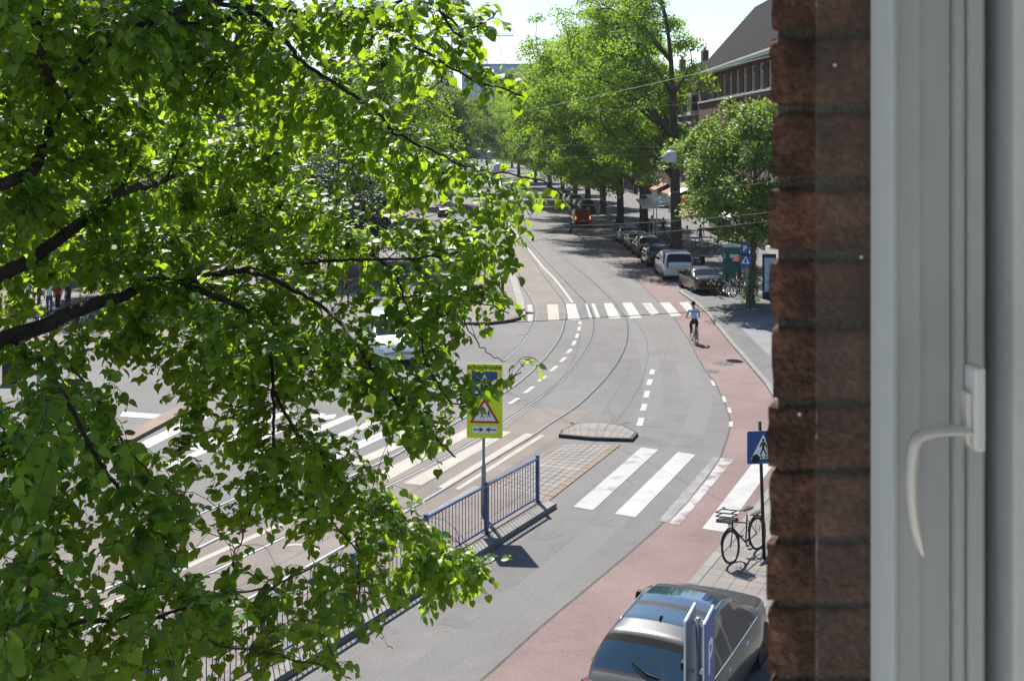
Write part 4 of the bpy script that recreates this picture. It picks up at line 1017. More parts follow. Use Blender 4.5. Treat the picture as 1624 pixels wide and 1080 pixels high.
# ---------------------------------------------------------------- people
def person(label, loc, rz, pose='stand', top='grey_cloth', legs='navy', scale=1.0, hair='hair', group=None, name='person', parent_group=None):
    J = {}; E = []
    def j(n_, x, y, z, r): J[n_] = (Vector((x, y, z)), r)
    if pose == 'cycle':
        j('pelvis', -.22, 0, 1.00, .135); j('waist', -.13, 0, 1.16, .125); j('chest', .02, 0, 1.38, .145); j('neck', .10, 0, 1.54, .055); j('head', .14, 0, 1.66, .085); j('crown', .15, 0, 1.76, .08)
        for s, n_, kn, an, to in ((1, 'l', (.18, .11, .80), (.0, .11, .44), (.14, .11, .40)), (-1, 'r', (.10, -.11, .60), (-.05, -.11, .19), (.09, -.11, .14))):
            j('hip' + n_, -.18, s * .10, .94, .10); j('knee' + n_, *kn, .065); j('calf' + n_, *(Vector(kn).lerp(Vector(an), .35)), .06); j('ankle' + n_, *an, .042); j('toe' + n_, *to, .035)
            j('sho' + n_, .03, s * .185, 1.45, .062); j('elb' + n_, .12, s * .27, 1.22, .045); j('wri' + n_, .26, s * .28, 1.09, .034); j('han' + n_, .31, s * .275, 1.075, .036)
    else:
        st_ = .16 if pose == 'walk' else .02
        j('pelvis', 0, 0, .96, .135); j('waist', 0, 0, 1.12, .12); j('chest', .01, 0, 1.32, .145); j('neck', .01, 0, 1.49, .055); j('head', .03, 0, 1.61, .085); j('crown', .03, 0, 1.70, .078)
        for s, n_ in ((1, 'l'), (-1, 'r')):
            j('hip' + n_, 0, s * .09, .90, .095); j('knee' + n_, .03 + s * st_ * .6, s * .10, .49, .062); j('calf' + n_, .0 + s * st_ * .7, s * .10, .37, .058); j('ankle' + n_, -.02 + s * st_, s * .10, .08, .042); j('toe' + n_, .12 + s * st_, s * .11, .035, .034)
            j('sho' + n_, 0, s * .185, 1.41, .062); j('elb' + n_, -.02 - s * st_ * .6, s * .25, 1.13, .045); j('wri' + n_, .05 - s * st_, s * .26, .90, .034); j('han' + n_, .07 - s * st_ * 1.1, s * .26, .82, .036)
    ch = [('pelvis', 'waist'), ('waist', 'chest'), ('chest', 'neck'), ('neck', 'head'), ('head', 'crown')]
    for n_ in 'lr': ch += [('pelvis', 'hip' + n_), ('hip' + n_, 'knee' + n_), ('knee' + n_, 'calf' + n_), ('calf' + n_, 'ankle' + n_), ('ankle' + n_, 'toe' + n_), ('chest', 'sho' + n_), ('sho' + n_, 'elb' + n_), ('elb' + n_, 'wri' + n_), ('wri' + n_, 'han' + n_)]
    names = list(J); ix = {n_: i for i, n_ in enumerate(names)}
    me = bpy.data.meshes.new('tmp'); me.from_pydata([J[n_][0][:] for n_ in names], [(ix[a], ix[b]) for a, b in ch], [])
    o = bpy.data.objects.new('tmp', me); COL.objects.link(o)
    o.modifiers.new('skin', 'SKIN'); ss = o.modifiers.new('sub', 'SUBSURF'); ss.levels = ss.render_levels = 2
    for n_ in names: d = me.skin_vertices[0].data[ix[n_]]; d.radius = (J[n_][1], J[n_][1] * (1.0 if n_ not in ('chest', 'pelvis', 'waist') else .80)); d.use_root = n_ == 'pelvis'
    dg = bpy.context.evaluated_depsgraph_get(); bmesh_ = bpy.data.meshes.new_from_object(o.evaluated_get(dg)); bpy.data.objects.remove(o); bpy.data.meshes.remove(me)
    bmesh_.name = 'body'; bmesh_.materials.clear()
    for m_ in (top, legs, 'skin', 'black_cloth'): bmesh_.materials.append(MATS[m_])
    def part_of(p):
        best = None
        for a, b in ch:
            A, B = J[a][0], J[b][0]; t = max(0, min(1, (p - A).dot(B - A) / (B - A).length_squared)); d = (A + (B - A) * t - p).length
            if best is None or d < best[0]: best = (d, a, b, t)
        _, a, b, t = best; b0 = b[:-1] if b[-1] in 'lr' and b not in ('pelvis',) else b
        if b in ('head', 'crown'): return 2
        if b == 'neck': return 2 if t > .6 else 0
        if b0 in ('wri', 'han'): return 2
        if b0 == 'elb': return 0 if t < .75 else 2
        if b0 == 'toe': return 3
        if b0 in ('knee', 'calf', 'ankle', 'hip'): return 1
        return 0 if not (b == 'waist' and t < .35) else 1
    for p in bmesh_.polygons: p.material_index = part_of(p.center); p.use_smooth = True
    t = thing(name, label, 'person', loc, rz, group)
    t.scale = (scale,) * 3
    obj('body', bmesh_, t)
    hc = J['head'][0].lerp(J['crown'][0], .55)
    hm = MB(); hm.lathe([(.0, .115), (.055, .108), (.092, .07), (.105, .01), (.102, -.045), (.08, -.07)], 14)
    hm.v = [(x * 1.06 - .018, y * .92, z) for x, y, z in hm.v]
    ho = hm.build('hair', hair, t, smooth=True); ho.location = hc
    fc = J['head'][0] + Vector((.085, 0, .02))
    MB().add([(0, .012, .02), (0, -.012, .02), (.022, 0, -.012), (0, 0, -.02)], [(0, 2, 1), (0, 3, 2), (1, 2, 3)]).build('nose', 'skin', t).location = fc
    for s in (1, -1):
        MB().lathe([(0, .008), (.010, 0), (0, -.008)], 6).build('eye', 'hair', t).location = fc + Vector((-.006, s * .032, .028))
        MB().box((0, 0, 0), (.03, .014, .05)).build('ear', 'skin', t).location = J['head'][0] + Vector((.0, s * .088, .02))
    MB().box((0, 0, 0), (.006, .04, .008)).build('mouth', 'pink_cloth', t).location = fc + Vector((-.008, 0, -.04))
    return t
cX, cY = G(1101, 544)
bh = hdg(-.03, 1)
bicycle('yellowish city bicycle ridden away along the red cycle lane', (cX, cY, .011), bh, 0, 'tan_cloth', None, name='bicycle', detail=20)
person('cyclist in a pale blue shirt and dark trousers riding away', (cX - .02, cY - .02, .011), bh, 'cycle', 'shirt_blue', 'navy', 1.0)
def pp(label, x, y, z, rz, **k): X, Y = G(x, y, z); return person(label, (X, Y, z), R(rz), **k)
pp('person in a red vest walking on the left pavement behind the leaves', 547, 479, .11, 160, pose='walk', top='red_cloth', legs='navy')
PGp = 'people gathered on the left pavement'
pp('person in a white top at the left end of the pavement group', 44, 500, .11, 20, top='white_cloth', legs='tan_cloth', group=PGp)
pp('person in a navy jacket in the pavement group', 62, 498, .11, 200, top='navy', legs='denim', group=PGp)
pp('person in a white shirt and jeans in the middle of the pavement group', 78, 500, .11, 90, top='white_cloth', legs='denim', group=PGp)
pp('person in a red top and dark trousers in the pavement group', 92, 498, .11, 240, top='red_cloth', legs='black_cloth', group=PGp)
pp('person in dark clothes at the right end of the pavement group', 108, 499, .11, 170, top='navy', legs='navy', group=PGp)
PGr = 'people on the cafe terrace'
pp('person in a pale pink dress standing beside the thick dark trunk', 1090, 392, .08, 100, top='pink_cloth', legs='white_cloth', group=PGr)
pp('person in dark clothes walking right of the thick dark trunk', 1111, 390, .08, 250, pose='walk', top='black_cloth', legs='grey_cloth', group=PGr)
pp('person in white standing under the white parasol', 1034, 372, .08, 200, top='white_cloth', legs='navy', group=PGr)
pp('person in black standing next to the post of the white parasol', 1052, 376, .08, 60, top='black_cloth', legs='black_cloth', group=PGr)

# ---------------------------------------------------------------- street furniture on the right
X, Y = G(1161, 446, .08)
tc = thing('site_cabin', 'teal portable cabin with a white notice on the pavement', 'cabin', (X, Y, .08), R(-6))
MB().box((0, 0, .08), (1.14, 1.14, .16)).build('base', 'dark_metal', tc)
MB().box((0, 0, 1.16), (1.08, 1.08, 2.0)).build('wall', 'teal_plastic', tc, bevel=.04)
MB().box((0, 0, 2.2), (1.14, 1.14, .09)).add([(-.5, -.5, 2.245), (.5, -.5, 2.245), (.5, .5, 2.245), (-.5, .5, 2.245), (0, 0, 2.42)], [(0, 1, 4), (1, 2, 4), (2, 3, 4), (3, 0, 4)]).build('roof', 'shop_white', tc)
d_ = MB().box((.0, -.553, 1.1), (.74, .03, 1.8)).build('door', 'teal_plastic', tc)
MB().box((.28, -.585, 1.1), (.05, .04, .16)).build('handle', 'dark_metal', d_)
MB().box((.08, -.575, 1.62), (.52, .012, .22)).build('notice', 'sign_white', d_)
MB().box((-.5, -.56, 1.6), (.05, .02, .3)).build('notice', 'sign_white', tc)
X, Y = G(1217, 474, .08)
ac = thing('poster_column', 'dark poster case with a pale blue lit poster beside the brick pier', 'poster', (X, Y, .08), R(-8))
MB().box((.1, 0, 1.25), (.75, .16, 2.5)).build('case', 'dark_metal', ac, bevel=.02)
MB().box((.12, -.085, 1.35), (.56, .012, 1.9)).build('poster', 'poster', ac)
for k, z in enumerate((2.2, 2.12, .62)): MB().box((.05, -.094, z), (.34 - .08 * k, .004, .03)).build('poster_line', 'sign_white', ac)
X, Y = G(1172, 452, .08)
pa = thing('parasol', 'faded orange folded parasol above the bicycles', 'parasol', (X, Y, .08))
MB().tube([(0, 0, 0), (0, 0, 2.0)], .03, 6).build('pole', 'dark_metal', pa)
MB().lathe([(0, 1.85), (.15, 1.75), (.42, 1.48), (.36, 1.46), (0, 1.6)], 10).build('canopy', 'orange_sign', pa)
MB().lathe([(.3, 0), (.3, .08), (.05, .1)], 12).build('base', 'dark_metal', pa)
def awn(label, x, y, Y, w, d, m, posts):
    c = at(x, y, Y); t = thing('parasol', label, 'parasol', (c.x, c.y, .08), R(12))
    z = c.z - .08
    MB().add([(-w / 2, -d / 2, z - .45), (w / 2, -d / 2, z - .45), (w / 2, d / 2, z + .1), (-w / 2, d / 2, z + .1), (-w / 2, -d / 2, z - .70), (w / 2, -d / 2, z - .70), (-w / 2, -d / 2 + .02, z - .48), (w / 2, -d / 2 + .02, z - .48), (w / 2, d / 2, z + .04), (-w / 2, d / 2, z + .04)],
         [(0, 1, 2, 3), (4, 5, 1, 0), (9, 8, 7, 6), (3, 2, 8, 9)]).build('canopy', m, t)
    for s in posts: MB().tube([(s * w * .44, -d * .4, 0), (s * w * .44, -d * .4, z - .45)], .045, 6).build('post', 'shop_white', t)
awn('white parasol canopy on white posts over the terrace left of the thick trunk', 1046, 312, 96, 1.8, 1.8, 'awning_white', (-1, 1))
awn('small white parasol canopy partly behind the second elm', 1026, 318, 103, 1.6, 1.6, 'awning_white', (1,))
awn('orange striped awning over the terrace right of the thick trunk', 1090, 333, 104, 3.0, 1.8, 'awning_orange', (-1, 1))
c = at(1085, 322, 112)
sg_ = thing('shop_sign', 'round orange sign on the shop wall right of the thick trunk', 'sign', c)
MB().lathe([(0, -.06), (.72, -.06), (.75, 0), (.72, .06), (0, .06)], 20).build('disc', 'orange_sign', sg_); sg_.children[0].rotation_euler = (R(90), 0, 0)
MB().box((.9, .1, 0), (1.2, .05, .06)).build('arm', 'dark_metal', sg_)
# terrace tables and chairs
def table(label, x, y):
    X, Y = G(x, y, .08); t = thing('terrace_table', label, 'table', (X, Y, .08), 0, 'terrace tables')
    MB().lathe([(0, .74), (.38, .74), (.38, .71), (0, .70)], 12).build('table_top', 'shop_white', t); MB().tube([(0, 0, 0), (0, 0, .71)], .03, 6).build('leg', 'dark_metal', t); MB().lathe([(.25, 0), (.25, .03), (.03, .05)], 10).build('base', 'dark_metal', t)
def chair(label, x, y, rz):
    X, Y = G(x, y, .08); t = thing('terrace_chair', label, 'chair', (X, Y, .08), R(rz), 'terrace chairs')
    MB().box((0, 0, .45), (.42, .42, .04)).build('seat', 'shop_white', t); MB().box((-.2, 0, .72), (.04, .42, .34)).build('backrest', 'shop_white', t)
    for sx in (-1, 1):
        for sy in (-1, 1): MB().tube([(sx * .18, sy * .18, 0), (sx * .18, sy * .18, .44)], .015, 4).build('leg', 'dark_metal', t)
table('small white table under the white parasol', 1040, 378); table('small white table right of the thick trunk', 1103, 393); table('small white table at the far side of the terrace', 1122, 396)
for i, (x, y, r_, lab) in enumerate([(1034, 380, 0, 'white chair left of the parasol table'), (1047, 381, 180, 'white chair right of the parasol table'), (1096, 396, 30, 'white chair left of the table by the thick trunk'), (1110, 397, 200, 'white chair right of the table by the thick trunk'), (1116, 400, 20, 'white chair left of the far table'), (1128, 399, 170, 'white chair right of the far table')]): chair(lab, x, y, r_)
# scooter and motorbike shapes by the cars
def scooter(label, x, y, rz, m):
    X, Y = G(x, y, .08); t = thing('scooter', label, 'scooter', (X, Y, .08), R(rz), 'parked scooters', R(7))
    for xx in (-.6, .62):
        w = MB().wheel((xx, 0, .24), .24, .12, .11, 16).build('wheel', 'tyre', t); MB().wheel((xx, 0, .24), .125, .02, .08, 12).build('rim', 'rim', w)
    MB().add([(-.85, -.16, .45), (-.85, .16, .45), (-.1, .17, .40), (-.1, -.17, .40), (-.80, -.12, .78), (-.80, .12, .78), (-.12, .13, .72), (-.12, -.13, .72)], [(0, 3, 2, 1), (4, 5, 6, 7), (0, 1, 5, 4), (1, 2, 6, 5), (2, 3, 7, 6), (3, 0, 4, 7)]).build('body', m, t, bevel=.05)
    MB().box((-.42, 0, .80), (.72, .28, .09)).build('seat', 'black_trim', t, bevel=.03)
    MB().box((.12, 0, .28), (.55, .30, .06)).build('footboard', m, t)
    MB().box((.42, 0, .62), (.10, .42, .62), Matrix.Rotation(-.25, 3, 'Y')).build('front_shield', m, t, bevel=.04)
    MB().tube([(.32, .34, 1.0), (.40, .1, 1.02), (.40, -.1, 1.02), (.32, -.34, 1.0)], .018, 6).build('handlebar', 'black_trim', t)
    MB().tube([(.40, 0, 1.0), (.62, 0, .24)], .03, 6).build('fork', 'dark_metal', t)
    MB().lathe([(0, .05), (.07, .03), (.08, 0)], 10).build('headlight', 'head_lamp', t).location = (.46, 0, .95)
scooter('black scooter parked behind the white people carrier', 1108, 428, 60, 'paint_black')
scooter('dark scooter with pale trim parked left of the thick trunk', 1054, 402, 120, 'paint_silver')
# bin and post on the left pavement
X, Y = G(19, 606, .0)
bn = thing('litter_bin', 'dark grey litter bin on the left side of the crossing', 'bin', (X, Y, .005))
MB().box((0, 0, .5), (.55, .5, 1.0)).build('body', 'dark_metal', bn, bevel=.04); MB().box((0, 0, 1.05), (.62, .56, .10)).build('lid', 'iron', bn, bevel=.03); MB().box((0, -.255, .8), (.34, .02, .14)).build('slot', 'black_trim', bn)
X, Y = G(60, 655)
po = thing('bollard_post', 'thin grey post beside the left zebra crossing', 'post', (X, Y, .005)); MB().tube([(0, 0, 0), (0, 0, 1.6)], .04, 8).build('pole', 'galvanised', po); MB().lathe([(.06, 1.6), (.06, 1.66), (0, 1.7)], 8).build('cap', 'dark_metal', po)
# concrete post on the platform up the street
X, Y = G(797, 462, .13)
bo = thing('bollard', 'short dark bollard on the platform left of the tram lane', 'bollard', (X, Y, .13)); MB().lathe([(.09, 0), (.085, .7), (.06, .8), (0, .82)], 10).build('shaft', 'iron', bo); MB().lathe([(.095, .58), (.095, .66)], 10).build('band', 'sign_white', bo)

# ---------------------------------------------------------------- buildings
def building(label, loc, rz, L, depth, rows, cornice, spacing, ww, wall='brick_red', roof_h=6.0, roof=True, shop_h=3.6, group='brick houses along the street',
             bands=(), x0=1.0, name='brick_house', wframe='white_wood', bays=(), dormers=(), awnings=()):
    t = thing(name, label, 'building', loc, rz, group)
    n_ = int((L - x0 - .4) // spacing); xs = [x0 + spacing * (k + .5) for k in range(n_)]
    w = MB(); TH = .35
    z = shop_h
    edges = []
    for (a, b) in rows:
        w.box((L / 2, TH / 2, (z + a) / 2), (L, TH, a - z)); z = b; edges.append((a, b))
        last = 0.0
        for x in xs + [None]:
            e = L if x is None else x - ww / 2
            w.box(((last + e) / 2, TH / 2, (a + b) / 2), (e - last, TH, b - a)); last = (x or 0) + ww / 2
    w.box((L / 2, TH / 2, (z + cornice) / 2), (L, TH, cornice - z))
    w.box((.2, depth / 2, cornice / 2), (.4, depth - .01, cornice - .01)); w.box((L - .2, depth / 2, cornice / 2), (.4, depth - .01, cornice - .01)); w.box((L / 2, depth - .2, cornice / 2), (L - .8, .4, cornice - .01))
    w.build('wall', wall, t)
    MB().box((L / 2, .9, cornice / 2), (L - .9, .05, cornice - .2)).build('dark_backing', 'shop_dark', t)  # one dark sheet running behind the whole front
    for (a, b) in rows:
        sill = MB().box((0, -.05, a - .04), (ww + .16, .22, .08)).mesh('sill', 'stone_trim')
        fm = MB(); h = b - a; y = .16
        for dx in (-ww / 2 + .05, ww / 2 - .05): fm.box((dx, y, (a + b) / 2), (.10, .12, h))
        for zz in (a + .05, b - .05, a + h * .68): fm.box((0, y, zz), (ww - .2, .12, .10))
        fm.box((0, y + .005, a + h * .36), (.07, .1, h * .60))
        fm = fm.mesh('frame', wframe); gm = MB().box((0, y + .05, (a + b) / 2), (ww - .02, .02, h - .02)).mesh('window', 'window_glass')
        for x in xs:
            g = obj('window', gm, t, (x, 0, 0)); obj('frame', fm, g); obj('sill', sill, g)
    for zb_ in bands: MB().box((L / 2, -.04, zb_), (L + .06, .22, .16)).build('stone_band', 'stone_trim', t)
    # shopfronts
    k = 0; x = .3
    while x < L - 4:
        wd = 5.2
        s_ = MB().box((x + wd / 2, .25, shop_h * .43), (wd - .5, .06, shop_h * .80)).build('shop_window', 'window_glass', t)
        f_ = MB()
        for xx in (x + .12, x + wd * .36, x + wd * .68, x + wd - .12): f_.box((xx, .18, shop_h * .44), (.14, .16, shop_h * .86))
        f_.box((x + wd / 2, .18, .25), (wd, .2, .5)); f_.build('shop_frame', ('white_wood', 'shop_dark', 'dark_metal')[k % 3], s_)
        MB().box((x + wd / 2, .02, shop_h * .92), (wd - .1, .2, shop_h * .14)).build('fascia', ('shop_white', 'awning_orange', 'shop_dark', 'stone_trim')[k % 4], s_)
        if k in awnings:
            MB().add([(x + .2, 0, shop_h * .86), (x + wd - .2, 0, shop_h * .86), (x + wd - .2, -1.7, shop_h * .64), (x + .2, -1.7, shop_h * .64), (x + .2, -1.7, shop_h * .56), (x + wd - .2, -1.7, shop_h * .56)], [(0, 3, 2, 1), (3, 4, 5, 2)]).build('awning', ('awning_white', 'awning_orange')[k % 2], t)
        x += wd; k += 1
    # gutter and roof
    MB().box((L / 2, -.22, cornice + .12), (L + .7, .9, .24)).box((L / 2, -.45, cornice + .30), (L + .9, .55, .14)).build('gutter', 'white_wood', t)
    if roof:
        z0, z1 = cornice + .2, cornice + roof_h; e = .5; hp_ = min(depth * .38, L * .25)
        r_ = MB().add([(-e, -e, z0), (L + e, -e, z0), (L + e, depth + e, z0), (-e, depth + e, z0), (hp_, depth * .5 - .3, z1), (L - hp_, depth * .5 - .3, z1), (L - hp_, depth * .5 + .3, z1), (hp_, depth * .5 + .3, z1)],
                 [(0, 1, 5, 4), (1, 2, 6, 5), (2, 3, 7, 6), (3, 0, 4, 7), (4, 5, 6, 7), (3, 2, 1, 0)]).build('roof', 'roof_tile', t)
        sl = (z1 - z0) / (depth * .5 - .3 + e)
        nlay = 26; tl = MB()                                       # overlapping courses of tiles on the street side
        for k in range(nlay):
            f0, f1 = k / nlay, (k + 1) / nlay
            yy0, yy1 = -e + f0 * (depth * .5 - .3 + e), -e + f1 * (depth * .5 - .3 + e); zz0 = z0 + f0 * (z1 - z0); zz1 = z0 + f1 * (z1 - z0)
            xa, xb_ = -e + f0 * (hp_ + e), L + e - f0 * (hp_ + e)
            tl.add([(xa, yy0 - .02, zz0 + .07), (xb_, yy0 - .02, zz0 + .07), (xb_, yy1, zz1 + .015), (xa, yy1, zz1 + .015), (xa, yy0 - .02, zz0 + .015), (xb_, yy0 - .02, zz0 + .015)], [(0, 1, 2, 3), (4, 5, 1, 0)])
        tl.build('tile_courses', 'roof_tile', r_)['kind'] = 'stuff'
        for q in (.18, .5, .82):
            MB().box((L * q, depth * .5, z1 + .5), (1.3, .8, 2.0)).build('chimney', wall, r_)
            for dx in (-.35, 0, .35): MB().lathe([(.12, 0), (.10, .4), (.07, .4)], 8, (L * q + dx, depth * .5, z1 + 1.5)).build('chimney_pot', 'awning_orange', r_)
        for q in dormers:
            yy = 1.9; zz = z0 + (yy + e) * sl
            MB().box((q, yy + .7, zz + .9), (2.0, 2.2, 1.8)).build('dormer', 'roof_tile', r_)
            MB().box((q, yy - .42, zz + .95), (1.5, .06, 1.3)).build('dormer_window', 'window_glass', r_)
            d2 = MB()
            for dx in (-.8, 0, .8): d2.box((q + dx, yy - .44, zz + .95), (.1, .1, 1.4))
            d2.box((q, yy - .44, zz + .28), (1.7, .1, .1)); d2.box((q, yy - .5, zz + 1.85), (2.4, .5, .14)); d2.build('dormer_frame', 'white_wood', r_)
    for q, (a, b) in bays:
        MB().box((q, -.45, (a + b) / 2), (2.4, .9, b - a)).build('bay', 'white_wood', t)
        for dx in (-.6, .6):
            MB().box((q + dx, -.915, (a + b) / 2 + .1), (.9, .03, (b - a) * .7)).build('bay_pane', 'window_glass', t)
        MB().box((q - 1.215, -.45, (a + b) / 2 + .1), (.03, .6, (b - a) * .7)).build('bay_pane', 'window_glass', t)
        MB().box((q + 1.215, -.45, (a + b) / 2 + .1), (.03, .6, (b - a) * .7)).build('bay_pane', 'window_glass', t)
    return t
building('red brick house with tall top windows and a grey tiled roof on the right', (20, 121.5, .075), R(-90), 62, 11, [(5.4, 7.8), (9.2, 11.4), (12.85, 15.0)], 15.35, 3.22, 1.5, bands=(12.72, 8.9), roof_h=7.2, x0=7.9 - 1.61, awnings=(1, 2, 4), dormers=(30.5, 38))
building('brown brick house with white bay windows beyond the red house', (19.6, 178, .075), R(-90 + 1), 55, 11, [(5.2, 7.4), (8.6, 10.6), (11.8, 13.8)], 14.6, 3.4, 1.5, 'brick_brown', bands=(8.2,), roof_h=4.5, bays=tuple((x, (11.5, 14.0)) for x in (40, 46, 52)) + tuple((x, (8.3, 10.8)) for x in (40, 46, 52)), awnings=(5, 7, 8))
building('red brick row far up the right side of the street', (16.2, 246, .0), R(-90 + 3), 64, 11, [(5.2, 7.4), (8.6, 10.6), (11.8, 13.8)], 14.8, 3.6, 1.6, 'brick_red', roof_h=4.0, awnings=(3, 6))
building('brown row where the street bends out of sight', (4, 330, .0), R(-90 + 9), 82, 12, [(5.2, 7.4), (8.6, 10.6), (11.8, 13.8)], 15, 3.8, 1.7, 'brick_brown', roof_h=4.0)
building('brown brick house behind the linden, facing the junction', (-75, 78, .0), R(2), 50, 12, [(5.2, 7.4), (8.6, 10.6), (11.8, 13.8)], 15, 3.6, 1.6, 'brick_brown', roof_h=5)
building('red brick row along the left pavement behind the trees', (-24, 84, .0), R(90), 92, 12, [(5.2, 7.4), (8.6, 10.6), (11.8, 13.8)], 14.6, 3.6, 1.6, 'brick_red', roof_h=4.5, awnings=(2, 5))
building('brown brick row far up the left side of the street', (-25, 180, .0), R(90 + 6), 120, 12, [(5.2, 7.4), (8.6, 10.6), (11.8, 13.8)], 14.6, 3.8, 1.7, 'brick_brown', roof_h=4.5)
# glass office block closing the view
gt = thing('office_tower', 'blue glass office block far away above the trees', 'building', (3, 520, 0))
MB().box((0, 14, 21), (52, 28, 42)).build('wall', 'glass_tower', gt)
for k in range(13): MB().box((0, -.05, 1.6 + 3.2 * k), (52.2, .25, .5)).build('floor_band', 'tower_frame', gt)
for k in range(18): MB().box((-25.5 + 3 * k, -.15, 21), (.25, .3, 42)).build('mullion', 'tower_frame', gt)
MB().box((0, 14, 42.6), (52.6, 28.6, 1.2)).build('parapet', 'tower_frame', gt)
# slender crane jib far beyond
cj = thing('tower_crane', 'faint thin crane jib in the sky left of the office block', 'crane', (at(792, 300, 640).x, 640, 0))
b = at(756, 59, 640) - cj.location; e_ = at(815, 57, 640) - cj.location
MB().tube([b - Vector((22, 0, 0)), e_], .35, 4).tube([b + Vector((0, 0, 1.6)), e_ + Vector((0, 0, 1.2))], .15, 4).build('jib', 'tower_frame', cj)
MB().tube([(b.x - 14, 0, 0), (b.x - 14, 0, b.z)], .5, 4).build('mast', 'tower_frame', cj)

# ---------------------------------------------------------------- trees
def leaf_cloud(centers, normals, tips, sizes, tints, name, m, fold=.25):
    """many small folded leaves as one mesh (four vertices, two triangles each)"""
    n_ = len(centers)
    T = tips / np.linalg.norm(tips, axis=1, keepdims=True)
    S = np.cross(normals, T); S /= np.maximum(np.linalg.norm(S, axis=1, keepdims=True), 1e-6)
    N = np.cross(T, S)
    s = sizes[:, None]
    v = np.empty((n_, 4, 3))
    v[:, 0] = centers - T * s * .5; v[:, 2] = centers + T * s * .5
    v[:, 1] = centers + S * s * .36 + N * s * fold * .3; v[:, 3] = centers - S * s * .36 + N * s * fold * .3
    me = bpy.data.meshes.new(name); me.vertices.add(n_ * 4); me.vertices.foreach_set('co', v.ravel())
    me.loops.add(n_ * 6); me.polygons.add(n_ * 2)
    base = np.arange(n_) * 4
    idx = np.stack([base, base + 1, base + 2, base, base + 2, base + 3], 1).ravel()
    me.loops.foreach_set('vertex_index', idx.astype(np.int32))
    me.polygons.foreach_set('loop_start', (np.arange(n_ * 2) * 3).astype(np.int32)); me.polygons.foreach_set('loop_total', np.full(n_ * 2, 3, np.int32))
    at_ = me.attributes.new('tint', 'FLOAT', 'POINT'); at_.data.foreach_set('value', np.repeat(tints, 4).astype(np.float32))
    me.materials.append(MATS[m]); me.update(); me.validate(); return me
def make_tree(seed, height, crown_base, rad, trunk_r, n_clump, per, leaf, m, bark='bark', fork=.42, flat_=.5, clump_r=1.15, droop=.25, top_open=0.0, squash=1.0, lopsided=(0, 0), clear=0.0):
    """returns (trunk mesh, crown mesh) in local coordinates"""
    rg = np.random.default_rng(seed); rnd = random.Random(seed)
    tb = MB(); hf = crown_base + (height - crown_base) * fork
    lean = Vector((rnd.uniform(-.03, .03), rnd.uniform(-.03, .03), 0))
    tp = [Vector((0, 0, -.05)), Vector((0, 0, .35)), Vector((0, 0, crown_base * .6)) + lean * crown_base, Vector((lean.x, lean.y, 0)) * 6 + Vector((lopsided[0] * .12, lopsided[1] * .12, hf)), Vector((lean.x * 9 + rnd.uniform(-.6, .6) + lopsided[0] * .55, lean.y * 9 + rnd.uniform(-.6, .6), height * .84))]
    tp = smooth_line(tp, 4); tot = height * .84
    tb.tube(tp, [trunk_r * (1.35 if p.z < .1 else 1.12 if p.z < .4 else max(.10, 1 - .85 * (p.z / tot) ** 1.1)) for p in tp], 10)
    trunk_pts = [p for p in tp if p.z > crown_base * .75]
    cz, hz = (crown_base + height) / 2, (height - crown_base) / 2
    cl = []
    while len(cl) < n_clump:
        d = Vector((rg.normal(), rg.normal(), rg.normal())).normalized(); rr = rg.uniform(.35, 1.0) ** .55
        z = cz + d.z * hz * rr
        taper = 1.0 - .28 * max(0, d.z)
        p = Vector((d.x * rad * rr * taper + lopsided[0] * rr, d.y * rad * rr * taper * squash + lopsided[1] * rr, z))
        lobes = 1 + .22 * math.sin(3 * math.atan2(d.y, d.x) + seed) * math.cos(2.3 * d.z + seed)
        p.x *= lobes; p.y *= lobes
        if clear and abs(p.x) < clear and p.y < .4: continue
        if top_open and rg.uniform() < top_open and d.z > .2: continue
        cl.append(p)
    # limbs
    nl = 15; ends = []
    order = sorted(range(len(cl)), key=lambda k: rg.uniform())
    kd_pts = []
    for k in order[:nl]:
        e = cl[k]; start = min(trunk_pts, key=lambda q: abs(q.z - max(crown_base * .8, e.z - (e - Vector((0, 0, e.z))).length * .75 - .5)))
        mid_ = start.lerp(e, .5) + Vector((rnd.uniform(-.5, .5), rnd.uniform(-.5, .5), rnd.uniform(.1, .7)))
        L_ = smooth_line([start, mid_, e], 5); r0 = trunk_r * rnd.uniform(.30, .5)
        tb.tube(L_, [r0 * (1 - .85 * i / (len(L_) - 1)) for i in range(len(L_))], 6, cap=False); kd_pts += L_[3:]
    for k in order[nl:]:
        e = cl[k]; s0 = min(kd_pts, key=lambda q: (q - e).length_squared + (0 if q.z < e.z + .5 else 3))
        if (s0 - e).length > .3:
            mm = s0.lerp(e, .5) + Vector((rnd.uniform(-.2, .2), rnd.uniform(-.2, .2), rnd.uniform(0, .35)))
            tb.tube([s0, mm, e], [.045, .03, .012], 4, cap=False)
            if rnd.random() < .5: kd_pts.append(mm)
    trunk = tb.mesh('trunk', bark, smooth=True)
    C = np.array([p[:] for p in cl])
    k = np.repeat(np.arange(len(C)), per); n_ = len(k)
    cr = clump_r * rg.uniform(.7, 1.35, len(C))
    u = rg.normal(size=(n_, 3)); u /= np.linalg.norm(u, axis=1, keepdims=True); rr = rg.uniform(0, 1, n_) ** .45
    off = u * (rr * cr[k])[:, None]; off[:, 2] *= flat_
    out_r = np.hypot(off[:, 0], off[:, 1]); off[:, 2] -= droop * out_r ** 1.3
    P = C[k] + off
    outward = np.stack([P[:, 0], P[:, 1], np.zeros(n_)], 1); outward /= np.maximum(np.linalg.norm(outward, axis=1, keepdims=True), .1)
    nrm = np.array([0, 0, 1.0]) + rg.normal(size=(n_, 3)) * .55 + outward * .25
    tip = outward * .5 + rg.normal(size=(n_, 3)) * .7 + np.array([0, 0, -.25])
    size = leaf * rg.uniform(.6, 1.3, n_)
